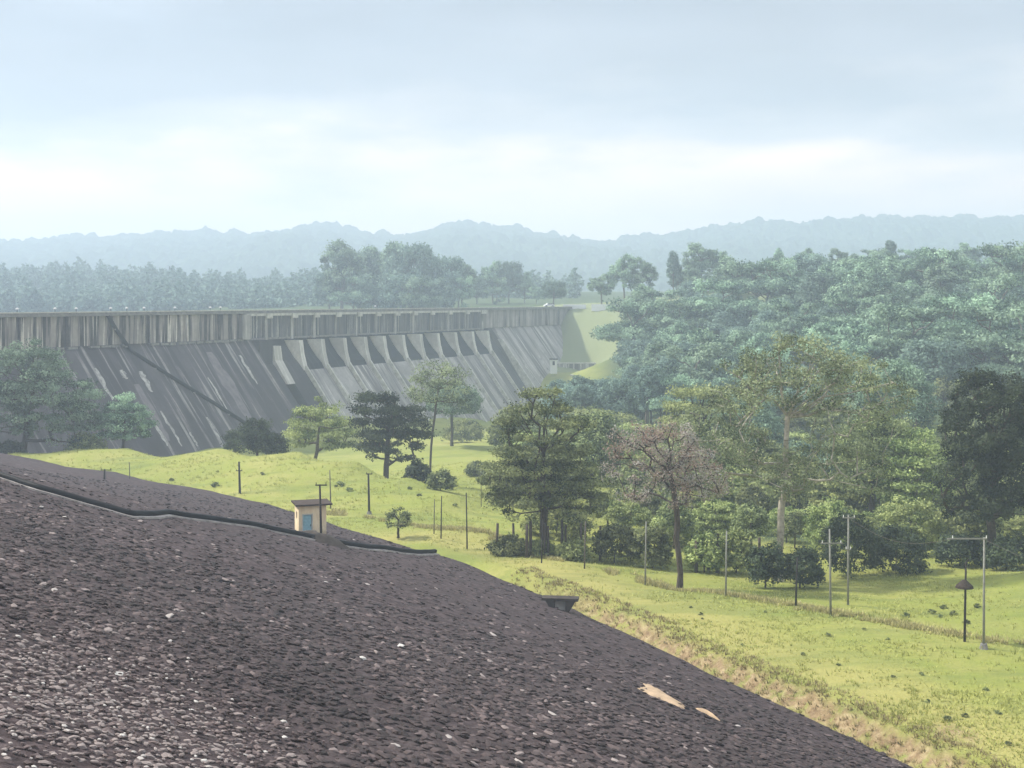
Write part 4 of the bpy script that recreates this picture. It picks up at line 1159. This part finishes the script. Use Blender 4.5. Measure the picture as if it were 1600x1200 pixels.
# shrubs
def shrub(label, px, d, ytop, x0, x1, seed, leaves, n=60, nl=60, leaf=.16, cr=.6, name='shrub', group=None):
    x, y, z_ = ground(px, d); k = d / F
    H_ = max(.5, (HY - ytop) * k - z_); rx = (x1 - x0) / 2 * k; cx = ((x0 + x1) / 2 - px) * k
    ms = tree_meshes(seed, H_, .15, [(cx, 0, H_ * .42, rx * .85, rx * .7, H_ * .52, 1)], n, nl, leaf, cr, .07, forks=5)
    t = thing(name, label, 'bush', (x, y, z_), 0, group)
    link('stem', ms[0], M_BARK_D, t); link('foliage', ms[1], leaves, t)
S = [
 ('low green shrub at the left foot of the dense spreading tree', 790, 121, 838, 762, 822, L_MID),
 ('bright shrub under the dense tree, left of its middle', 840, 121.5, 848, 815, 870, L_LIGHT),
 ('green shrub under the right half of the dense tree', 895, 119, 846, 868, 925, L_LIGHT),
 ('shrub between the dense tree and the pinkish tree', 960, 120, 815, 925, 1000, L_MID),
 ('shrub just left of the forked dark trunk', 1020, 117, 822, 985, 1052, L_MID),
 ('light shrub right of the forked dark trunk', 1100, 116, 835, 1070, 1135, L_LIGHT),
 ('light shrub left of the dark bush at the pale trunk', 1150, 117, 825, 1120, 1182, L_LIGHT),
 ('dark bush at the foot of the pale trunk, left side', 1196, 108, 842, 1168, 1228, L_DARK),
 ('dark bush at the foot of the pale trunk, right side', 1250, 109, 855, 1222, 1288, L_DARK),
 ('wide dark bush behind the pair of pale poles', 1325, 117, 795, 1280, 1378, L_DARK),
 ('large dark rounded bush right of the pair of pale poles', 1400, 119, 818, 1352, 1452, L_DARK),
 ('dark bush under the dark tree at the right edge', 1500, 122, 835, 1460, 1545, L_DARK),
 ('dark bush right of the pale pole with the long arm', 1572, 118, 838, 1535, 1625, L_DARK),
 ('yellowish bush behind the large dark rounded bush', 1425, 132, 770, 1372, 1475, L_LIGHT),
 ('tall light shrub behind the wide dark bush', 1300, 131, 780, 1250, 1352, L_LIGHT),
 ('feathery light shrub on the slope behind the posts', 1060, 135, 800, 1010, 1110, L_LIGHT),
 ('broad light shrub band behind the left posts', 870, 133, 790, 810, 930, L_LIGHT),
 ('rounded dark bush on the right shoulder of the mound', 652, 163, 722, 630, 676, L_DARK),
 ('low bush below the dark tree behind the mound', 688, 157, 735, 668, 712, L_MID),
 ('bush at the left end of the mound by the dam', 12, 203, 690, -10, 40, L_DARK),
 ('pale bush under the big tree at the left edge', 130, 206, 675, 100, 165, L_LIGHT),
 ('low bush between slender stem and distant dam foot', 720, 300, 655, 690, 760, L_LIGHT),
 ('small bush in the pasture right of the mound', 745, 205, 722, 728, 765, L_MID),
]
for i, (lab, px, d, yt, x0, x1, lm) in enumerate(S):
    wpx = (x1 - x0) * d / F
    shrub(lab, px, d, yt, x0, x1, 300 + i, lm, n=int(40 + 10 * wpx), nl=55, leaf=.10 + d * .00045, cr=.35 + wpx * .06)

# ------------------------------------------------------------------ weeds along the ditch, tussocks, grass tufts
def blades(P_, h, wdt, nper, tint0, seed, spread):
    r = np.random.default_rng(seed); n_ = len(P_) * nper
    b = np.repeat(P_, nper, 0); hh = np.repeat(h, nper) * r.uniform(.5, 1.2, n_)
    an = r.uniform(0, 2 * np.pi, n_); of = np.stack([np.cos(an), np.sin(an)], 1) * (r.random(n_) ** .7 * np.repeat(spread, nper))[:, None]
    bx = b[:, :2] + of; bz = b[:, 2] - .03
    sd_ = np.stack([-np.sin(an + r.normal(0, .8, n_)), np.cos(an)], 1) * (wdt * r.uniform(.6, 1.4, n_))[:, None]
    tip = bx + of * r.uniform(.4, 1.3, n_)[:, None]
    V = np.stack([np.c_[bx - sd_, bz], np.c_[bx + sd_, bz], np.c_[tip, bz + hh]], 1).reshape(-1, 3)
    tn = np.clip(tint0 + r.normal(0, .2, n_), 0, 1)
    return V, np.arange(n_ * 3).reshape(-1, 3), np.repeat(tn, 3)
def ditch_pts(n_, jit, seed):
    r = np.random.default_rng(seed); L = np.r_[0, np.cumsum(np.linalg.norm(np.diff(weed, axis=0), axis=1))]
    s_ = r.uniform(0, L[-1], n_); x = np.interp(s_, L, weed[:, 0]) + r.normal(0, jit, n_); y = np.interp(s_, L, weed[:, 1]) + r.normal(0, jit * 1.3, n_)
    return x, y
x, y = ditch_pts(2600, .45, 1)
k = fbm(x, y, 3, 2, 50) > -.12; x = x[k]; y = y[k]
V, T3, tn = blades(np.c_[x, y, VZ(x, y)], np.full(len(x), .34), .05, 9, .45, 4, np.full(len(x), .28))
link('ditch_weeds', make_mesh('ditch_weeds', V, T3, {'tint': tn}), L_DRY, kind='stuff', label='rough dry weeds along the ditch behind the grass track')
# toe weeds on the brown bank
s_ = rng.uniform(seg[1], seg[7], 1900); q = toe_at(s_); off = rng.uniform(.2, 3.4, len(s_))
dq = toe_at(s_ + .5) - q; dq /= np.linalg.norm(dq, axis=1)[:, None]
q = q + np.stack([dq[:, 1], -dq[:, 0]], 1) * off[:, None]
kk = ~in_poly(q[:, 0], q[:, 1]); q = q[kk]
V, T3, tn = blades(np.c_[q, VZ(q[:, 0], q[:, 1])], np.full(len(q), .22), .035, 8, .5, 6, np.full(len(q), .22))
link('bank_weeds', make_mesh('bank_weeds', V, T3, {'tint': tn}), L_DRY, kind='stuff')
# grass tufts over meadow and road
n_ = 60000
yy = 62 + (230 - 62) * rng.random(n_) ** 1.25; xx = (rng.uniform(-60, 1660, n_) - 800) / F * yy
kk = ~in_poly(xx, yy) & (((fbm(xx, yy, 5, 3, 60) > -.02)) | (rng.random(n_) < .25)); xx = xx[kk]; yy = yy[kk]
dts, prs = dist_poly(xx, yy, toe_near)
kk = dts > 2.2; xx = xx[kk]; yy = yy[kk]
hh = .10 + .20 * np.clip(fbm(xx, yy, 6, 3, 61) + .3, 0, 1) + .0006 * (yy - 60)
V, T3, tn = blades(np.c_[xx, yy, VZ(xx, yy)], hh, .045, 5, .6, 8, np.full(len(xx), .26))
link('grass', make_mesh('grass', V, T3, {'tint': tn}), L_GRASS, kind='stuff')
# dark tussocks / small shrubs scattered on the meadows
tus = [(268, 752, .55), (337, 760, .9), (340, 738, .35), (410, 742, .5), (530, 760, 1.0), (545, 768, .7), (640, 765, .5), (655, 775, .5), (690, 690, .6), (707, 685, .5), (735, 688, .5), (712, 792, .5), (1095, 962, .3), (1098, 968, .2),
       (1293, 995, .35), (1196, 957, .22), (1387, 1000, .25), (1350, 985, .25), (1415, 965, .5), (1475, 952, .5), (1455, 960, .5), (1490, 962, .5), (1528, 950, .5), (1470, 965, .4), (1510, 975, .45), (1080, 950, .25), (1575, 1165, .3), (1440, 1055, .25), (1540, 1080, .3),
       (1480, 1128, .4), (1508, 1122, .3), (1310, 1040, .25), (1395, 1060, .25), (1160, 1010, .2), (1560, 1115, .3), (1255, 1025, .3), (1450, 1098, .3)]
tb = [tree_meshes(700 + i, 1.0, .05, [(0, 0, .35, .6, .6, .45, 1)], 14, 26, .13, .25, .03, forks=3) for i in range(3)]
for i, (px, py, s_) in enumerate(tus):
    x, y, z_ = hit(px, py)
    t = thing('tussock', 'small weedy tussock scattered on the open grass', 'tussock', (x, y, z_), rng.uniform(0, 6), 'tussocks on the meadows')
    t.scale = (s_ * .9, s_ * .9, s_ * .8)
    link('foliage', tb[i % 3][1], L_MID, t)
x, y, z_ = hit(1476, 1130)

# ------------------------------------------------------------------ forested hill on the right: individual trees
ft = []
def fmesh(seed, H_, th, crown, n_, nl, leaf, cr, **kw): return tree_meshes(seed, H_, th, crown, n_, int(nl * 2.8), leaf * .78, cr, .32, sides=4, **kw)
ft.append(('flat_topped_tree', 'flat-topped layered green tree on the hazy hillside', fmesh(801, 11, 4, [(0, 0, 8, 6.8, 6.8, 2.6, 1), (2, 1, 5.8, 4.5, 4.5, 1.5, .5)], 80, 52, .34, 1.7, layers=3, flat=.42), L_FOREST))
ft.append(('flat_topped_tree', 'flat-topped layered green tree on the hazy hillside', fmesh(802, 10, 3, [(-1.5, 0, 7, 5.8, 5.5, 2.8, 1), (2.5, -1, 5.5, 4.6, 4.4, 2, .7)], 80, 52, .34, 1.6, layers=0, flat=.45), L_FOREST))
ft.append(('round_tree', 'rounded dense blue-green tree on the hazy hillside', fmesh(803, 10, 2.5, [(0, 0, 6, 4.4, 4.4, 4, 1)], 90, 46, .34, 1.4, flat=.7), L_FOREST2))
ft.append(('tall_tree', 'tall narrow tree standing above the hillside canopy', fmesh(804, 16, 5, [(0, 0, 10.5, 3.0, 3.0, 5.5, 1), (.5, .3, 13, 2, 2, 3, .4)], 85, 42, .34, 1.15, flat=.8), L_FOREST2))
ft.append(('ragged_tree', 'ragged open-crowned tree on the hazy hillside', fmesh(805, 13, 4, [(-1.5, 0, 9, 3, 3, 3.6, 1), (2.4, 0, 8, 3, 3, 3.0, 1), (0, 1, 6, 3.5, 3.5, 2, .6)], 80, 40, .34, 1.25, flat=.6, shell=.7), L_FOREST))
cand = []
r5 = np.random.default_rng(55)
grid = []
for yy_ in np.arange(275, 520, 12.5):
    for xx_ in np.arange(-10, 240, 12.5):
        x = xx_ + r5.uniform(-4, 4); y = yy_ + r5.uniform(-4, 4); ratio = x / y * F + 800
        if not (872 + (y < 420) * 0 < ratio < 1650): continue
        z_ = float(VZ(np.array([x]), np.array([y]))[0]); py = HY - z_ / y * F
        # keep the grassy abutment slope clear
        if ratio < 985 and y > 318: continue
        if ratio < 890 and y > 330: continue
        cand.append((x, y, z_, ratio, py))
cand.sort(key=lambda q: q[1])
# stop behind the ridge
cand = [c_ for c_ in cand if c_[1] < 512]
if len(cand) > 290: cand = [cand[i] for i in sorted(r5.choice(len(cand), 290, replace=False))]
print('FOREST', len(cand))
for x, y, z_, ratio, py in cand:
    if y > 485: ty = r5.choice([3, 4, 2, 0], p=[.35, .3, .2, .15])
    elif ratio < 1060 and y < 345: ty = r5.choice([3, 2], p=[.7, .3])
    else: ty = r5.choice([0, 1, 2, 4], p=[.36, .3, .24, .10])
    nm, lab, ms, lm = ft[ty]; s_ = r5.uniform(.85, 1.75) if y < 440 else r5.uniform(.6, 1.0)
    if ty == 3: s_ = min(s_, .95)
    if ratio < 985: s_ = min(s_, .85)
    H0_ = (11, 10, 10.3, 16, 13)[ty]
    s_ = min(s_, max(.45, ((HY - 393) / F * y - z_) / (H0_ * 1.1)))
    side = 'left end' if ratio < 1100 else 'left half' if ratio < 1280 else 'right half' if ratio < 1450 else 'right end'
    band = 'foot' if y < 330 else 'lower slope' if y < 385 else 'upper slope' if y < 450 else 'brow'
    lab = {'flat_topped_tree': 'flat-topped layered', 'round_tree': 'rounded dense blue-green', 'tall_tree': 'tall narrow', 'ragged_tree': 'ragged open-crowned'}[nm] + ' tree on the %s of the hazy hill, %s' % (band, side)
    grp = '%ss on the %s of the hazy hill' % (nm.replace('_', ' '), band)
    if ratio < 1040 and y < 345: lab = 'slim %s tree in the shaded blue stand below the abutment' % ('tall' if ty == 3 else 'rounded'); grp = 'trees in the blue stand at the dam foot'
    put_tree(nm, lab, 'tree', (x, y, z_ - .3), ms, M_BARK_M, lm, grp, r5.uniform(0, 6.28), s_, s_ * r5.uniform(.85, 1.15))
slabs = ['slim blue tree directly below the small white valve house', 'slim tree in front of the pale lower wall, left part', 'slim tree in front of the pale lower wall, right part']
for i in range(26):
    px = 872 + 170 * (i % 13) / 12 + r5.uniform(-5, 5); d = (318 if i < 13 else 292) + r5.uniform(-7, 7)
    x, y, z_ = ground(px, d); ty = 3 if r5.random() < .6 else 2
    want = ((HY - (592 if px < 960 else 585) - r5.uniform(-8, 14)) / F * y - z_) / (16 if ty == 3 else 10.3)
    put_tree(ft[ty][0], slabs[i % 13] if i < 3 else 'slim %s tree in the shaded blue stand below the abutment' % ('tall' if ty == 3 else 'rounded'), 'tree', (x, y, z_ - .3), ft[ty][2], M_BARK_M, ft[ty][3], 'trees in the blue stand at the dam foot', r5.uniform(0, 6), max(.5, want) * r5.uniform(.8, 1), max(.5, want))
# loose belt of trees and tall shrubs between the near trees and the hill
fu = [(3, 'x')]
r6 = np.random.default_rng(66); UL = {}
um = [tree_meshes(901, 8, 1.2, [(0, 0, 4.6, 4.0, 4.0, 3.2, 1)], 120, 60, .24, 1.0, .2, sides=4, layers=7, flat=.45),
      tree_meshes(902, 7, .8, [(-1, 0, 3.6, 3.0, 3, 2.8, 1), (1.6, .5, 4.2, 2.6, 2.4, 2.4, 1)], 120, 60, .24, .95, .18, sides=4, flat=.6),
      tree_meshes(903, 9, 1.5, [(0, 0, 5.4, 3.0, 3.0, 3.4, 1)], 110, 60, .24, 1.0, .2, sides=4, flat=.6)]
for ypl in (136, 148, 162, 180, 202, 228, 255):
    for px in np.arange(815 if ypl > 150 else 965, 1640, 9800 / ypl):
        p_ = px + r6.uniform(-22, 22)
        if p_ < 960 and ypl < 180 and r6.random() < .3: continue
        x, y, z_ = ground(p_, ypl + r6.uniform(-6, 6)); ty = r6.integers(0, 3)
        lm = [L_LIGHT, L_MID, L_FOREST, L_LIGHT][r6.integers(0, 4)] if ypl < 190 else [L_FOREST, L_MID, L_FOREST][r6.integers(0, 3)]
        q = 'left of the pinkish tree' if p_ < 970 else 'behind the pinkish tree' if p_ < 1130 else 'behind the tall pale-trunked tree' if p_ < 1400 else 'near the dark right tree'
        b_ = 'nearer' if ypl < 170 else 'farther'
        c_ = 'light green' if lm is L_LIGHT else 'green' if lm is L_MID else 'blue-green'
        sc_ = r6.uniform(.7, 1.15) * (.62 if ypl < 155 else 1)
        put_tree('bushy_tree', '%s bushy tree in the %s belt %s' % (c_, b_, q), 'tree', (x, y, z_ - .2), um[ty], M_BARK_M, lm, 'bushy trees in the belt below the hill', r6.uniform(0, 6), sc_)
# particular trees on the skyline
def sky_tree(ty, px, d, ytop, lab, wscale=1.0, lm=None, ybase=None, nm=None):
    x, y, z_ = ground(px, d)
    if ybase: z_ = -(ybase - HY) / F * d
    H0 = {0: 11, 1: 10, 2: 10.3, 3: 16, 4: 13}[ty]
    H_ = (HY - ytop) / F * d - z_; s_ = H_ / H0
    t = put_tree(nm or ft[ty][0], lab, 'tree', (x, y, z_), ft[ty][2], M_BARK_M, lm or ft[ty][3], None, r5.uniform(0, 6), s_ * wscale, s_)
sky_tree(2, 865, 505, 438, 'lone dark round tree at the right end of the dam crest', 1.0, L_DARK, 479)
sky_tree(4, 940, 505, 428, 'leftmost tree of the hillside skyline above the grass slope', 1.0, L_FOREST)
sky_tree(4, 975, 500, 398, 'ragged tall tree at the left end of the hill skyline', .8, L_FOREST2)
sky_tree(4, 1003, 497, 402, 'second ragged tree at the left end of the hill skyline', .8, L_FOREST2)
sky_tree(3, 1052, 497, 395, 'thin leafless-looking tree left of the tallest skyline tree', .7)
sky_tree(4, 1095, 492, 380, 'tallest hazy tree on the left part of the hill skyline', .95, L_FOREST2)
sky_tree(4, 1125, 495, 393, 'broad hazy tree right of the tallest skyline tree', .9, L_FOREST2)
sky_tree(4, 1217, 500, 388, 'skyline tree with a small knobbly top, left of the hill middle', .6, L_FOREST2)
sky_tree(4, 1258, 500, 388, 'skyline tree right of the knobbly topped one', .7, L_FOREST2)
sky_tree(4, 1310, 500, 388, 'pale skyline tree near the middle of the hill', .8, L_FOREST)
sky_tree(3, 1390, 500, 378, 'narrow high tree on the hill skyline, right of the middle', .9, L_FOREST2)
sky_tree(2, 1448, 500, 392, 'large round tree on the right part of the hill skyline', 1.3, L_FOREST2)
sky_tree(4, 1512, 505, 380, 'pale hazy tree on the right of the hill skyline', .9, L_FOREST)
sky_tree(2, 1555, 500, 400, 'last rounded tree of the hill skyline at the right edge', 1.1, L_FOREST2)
# tree clump behind the dam crest
CL = [(535, 530, 376, 4, 1.0), (560, 540, 388, 2, .9), (590, 550, 385, 4, 1.0), (618, 540, 380, 4, 1.0), (645, 530, 376, 2, .8), (668, 545, 396, 4, .9), (695, 540, 398, 2, .8), (722, 550, 404, 4, .8),
      (770, 600, 408, 4, .8), (795, 600, 406, 2, .7), (745, 590, 430, 2, .9), (820, 600, 425, 4, .8), (515, 540, 420, 2, .8), (575, 520, 425, 2, 1.0), (628, 515, 425, 2, 1.0), (680, 520, 430, 2, 1.0), (550, 515, 440, 0, .9), (655, 510, 445, 0, .9), (715, 530, 440, 0, .8), (605, 520, 440, 1, .8), (775, 580, 440, 0, .8), (838, 590, 448, 1, .7)]
CL.sort()
for i, (px, d, yt, ty, ws) in enumerate(CL):
    if yt < 415:
        lab = {535: 'leftmost tall crown of the tree clump behind the dam', 560: 'second tall crown from the left in the clump behind the dam', 590: 'pale middle crown of the clump behind the dam', 618: 'tall crown right of the pale gap in the clump',
               645: 'rounded highest crown right of the clump middle', 668: 'crown right of the highest rounded one in the clump', 695: 'lower round crown on the right half of the clump', 722: 'rightmost crown of the large clump behind the dam',
               770: 'left crown of the separate pale clump right of the large one', 795: 'right crown of the separate pale clump right of the large one'}[px]; nm = 'tall_tree'
    else:
        lab = {515: 'small bushy tree leaning on the far left of the clump behind the dam', 550: 'flat low tree under the left crowns of the clump', 575: 'rounded low tree under the left middle of the clump', 605: 'spreading low tree under the clump middle', 628: 'rounded low tree under the highest crown of the clump', 655: 'flat low tree right of the clump middle', 680: 'rounded low tree on the right half of the clump', 715: 'flat low tree at the right end of the large clump', 745: 'rounded tree between the large and the pale clump', 775: 'flat low tree under the pale clump', 820: 'ragged low tree at the right end of the pale clump', 838: 'lowest small tree between pale clump and lone round tree'}[px]; nm = 'bushy_tree'
    x, y, z_ = ground(px, d); z_ = min(z_, -3.5)
    H0 = {0: 11, 1: 10, 2: 10.3, 4: 13}[ty]; H_ = (HY - yt) / F * d - z_; s_ = H_ / H0
    t = put_tree(nm, lab, 'tree', (x, y, z_), ft[ty][2], M_BARK_M, L_FOREST2, 'tree clump behind the dam crest', r5.uniform(0, 6), s_ * ws * .85, s_)

# far tree band behind the left dam (one wooded mass)
def lowtree(seed, H_):
    r = np.random.default_rng(seed); n_ = 170
    d_ = r.normal(0, 1, (n_, 3)); d_ /= np.linalg.norm(d_, axis=1)[:, None]; d_ *= (r.random(n_) ** .3)[:, None]
    c_ = d_ * np.array([4, 4, H_ * .38]) + np.array([0, 0, H_ * .58])
    nn = r.normal(0, 1, (n_, 3)) + (0, 0, .6); nn /= np.linalg.norm(nn, axis=1)[:, None]
    a1 = np.cross(nn, r.normal(0, 1, (n_, 3))); a1 /= np.linalg.norm(a1, axis=1)[:, None]; a2 = np.cross(nn, a1); s_ = r.uniform(.7, 1.4, n_)[:, None]
    V = np.stack([c_ - a1 * s_, c_ + a2 * s_ * .7, c_ + a1 * s_, c_ - a2 * s_ * .7], 1).reshape(-1, 3)
    return V, np.repeat(np.clip(r.normal(.4, .2, n_), 0, 1), 4)
lt = [lowtree(i, h_) for i, h_ in enumerate((14, 17, 12, 20, 15))]
Vs, Ts = [], []
ridge2 = [(-100, 424), (0, 421), (60, 415), (150, 414), (220, 419), (300, 429), (350, 430), (400, 431), (440, 436), (500, 433), (600, 440), (700, 440), (900, 445), (1000, 450)]
r9 = np.random.default_rng(99)
for j in range(1150):
    px = r9.uniform(-90, 900); d = r9.uniform(680, 900)
    if j > 620: d = r9.uniform(585, 690); px = r9.uniform(-90, 560)
    yt = np.interp(px, [a for a, b in ridge2], [b for a, b in ridge2])
    # terrain surface here is near z 0..6; lift trees on a low ridge
    f = (d - 680) / 220.0
    ztop = (HY - yt) / F * 900 ; zbase = -4 + max(f, 0) * (ztop - 14 + 4)
    if j > 620: zbase = -12.5 + (d - 585) * .05
    v, tn = lt[j % 5]; s_ = r9.uniform(.75, 1.15); a = r9.uniform(0, 6.28); ca, sa_ = math.cos(a) * s_, math.sin(a) * s_
    Vs.append(np.c_[v[:, 0] * ca - v[:, 1] * sa_, v[:, 0] * sa_ + v[:, 1] * ca, v[:, 2] * s_] + np.array([(px - 800) / F * d, d, zbase])); Ts.append(tn)
V = np.concatenate(Vs)
link('far_woods', make_mesh('far_woods', V, np.arange(len(V)).reshape(-1, 4), {'tint': np.concatenate(Ts)}), L_FOREST2, kind='stuff')
# low wooded ridge ground under it, and the far hills
def ridge_mesh(name, prof, d0, d1, d2, zb, mat, bump, nx_=520, ny_=40, seed=0, scale=9.0):
    pxs = np.linspace(prof[0][0], prof[-1][0], nx_); tops = np.interp(pxs, [a for a, b in prof], [b for a, b in prof])
    V = np.zeros((ny_, nx_, 3))
    for j in range(ny_):
        f = j / (ny_ - 1); d = d0 + (d2 - d0) * f
        x = (pxs - 800) / F * d1 ; zt_ = (HY - tops) / F * d1
        prof_f = min(1, (d - d0) / (d1 - d0)) ** .8 if d <= d1 else 1 - (d - d1) / (d2 - d1)
        spur = 1 + .25 * fbm(x, np.full_like(x, d), 260, 4, seed + 3) * (1 - abs(prof_f) ** 6)
        z_ = zb + (zt_ - zb) * prof_f * spur
        b = .2 * np.maximum(vnoise(x / scale, np.full_like(x, d / scale), seed), vnoise(x / scale * 1.7 + 5, np.full_like(x, d / scale * 1.7), seed + 1)) + .6 * vnoise(x / scale * 3.1, np.full_like(x, d / scale * 3.1), seed + 2)
        # domed crowns: distance to jittered cell points
        best = np.full(len(x), -1.0)
        for ox in (-1, 0, 1):
            for oy in (-1, 0, 1):
                ix = np.floor(x / scale) + ox; iy = np.floor(d / scale) + oy + 0 * x
                qx = (ix + hash2(ix, iy, seed)) * scale; qy = (iy + hash2(ix, iy, seed + 9)) * scale; hr = hash2(ix, iy, seed + 21)
                rr_ = scale * (.55 + .35 * hr)
                best = np.maximum(best, np.sqrt(np.maximum(0, 1 - ((x - qx) ** 2 + (d - qy) ** 2) / rr_ ** 2)) * (.15 + .85 * hr ** 3))
        V[j, :, 0] = x; V[j, :, 1] = d; V[j, :, 2] = z_ + bump * (b + best * 1.1 - .4)
    idx = np.arange(nx_ * ny_).reshape(ny_, nx_); Qd = np.stack([idx[:-1, :-1], idx[:-1, 1:], idx[1:, 1:], idx[1:, :-1]], -1).reshape(-1, 4)
    link(name, make_mesh(name, V.reshape(-1, 3), Qd), mat, kind='structure')
hm = NM('wooded_hill', .95, .1); hm.color(hm.ramp(hm.noise(.03, 6, .7), [(.35, (.028, .055, .035)), (.65, (.065, .10, .055))])); M_HILL = hm.m
rl = [(a, b + 28) for a, b in ridge2]; rl[0] = (-300, 452); rl.append((1200, 470))
ridge_mesh('low_hill', rl, 660, 905, 1150, -8, M_HILL, 2.5, 500, 30, 5, 12)
hills = [(-700, 380), (-300, 368), (0, 376), (40, 379), (90, 371), (150, 369), (230, 367), (290, 361), (340, 361), (400, 367), (450, 364), (480, 352), (510, 349), (545, 354), (580, 364), (620, 368), (660, 364), (690, 354), (720, 348), (750, 348), (780, 356), (810, 358),
         (850, 364), (900, 372), (930, 376), (970, 372), (1030, 367), (1080, 357), (1130, 352), (1180, 347), (1240, 352), (1290, 344), (1350, 338), (1400, 342), (1470, 337), (1530, 342), (1600, 340), (1900, 334), (2300, 350)]
ridge_mesh('far_hills', hills, 1400, 2250, 2900, 0, M_HILL, 12.5, 1700, 170, 12, 17)
# small tower on the near ridge, white house on the far shore
x, y, z_ = px2w(345, 455, 660)
t = thing('far_house', 'tiny white house among the woods beyond the reservoir', 'house', (x, y, z_ - 1.5))
link('wall', MB().box(-1.7, 1.7, -1, 1, -1, 1.2).mesh('wall'), M_WHITE, t)
link('roof', MB().add([(-2.1, -1.2, 1.21), (2.1, -1.2, 1.21), (2.1, 1.2, 1.21), (-2.1, 1.2, 1.21), (-1.8, 0, 2.2), (1.8, 0, 2.2)], [(0, 1, 5, 4), (2, 3, 4, 5), (3, 2, 1, 0)], [(1, 2, 5), (3, 0, 4)]).mesh('roof'), M_CONC, t)
x, y, z_ = px2w(265, 430, 880)
t = thing('mast', 'thin dark mast rising from the woods on the left ridge', 'mast', (x, y, z_ - 10))
link('pole', MB().tube([(0, 0, 0), (0, 0, 16)], [.9, .4], 6).mesh('pole'), M_POLE_D, t)

# ------------------------------------------------------------------ haze
hz = bpy.data.materials.new('haze'); hz.use_nodes = True
t_ = hz.node_tree; t_.nodes.clear()
pv = t_.nodes.new('ShaderNodeVolumePrincipled'); ou = t_.nodes.new('ShaderNodeOutputMaterial')
pv.inputs['Color'].default_value = (.69, .82, .95, 1); pv.inputs['Density'].default_value = .00076; pv.inputs['Anisotropy'].default_value = .2
t_.links.new(pv.outputs[0], ou.inputs['Volume'])
link('haze', MB().box(-2600, 2600, -70, 3300, -52, 215).mesh('haze'), hz, kind='stuff')
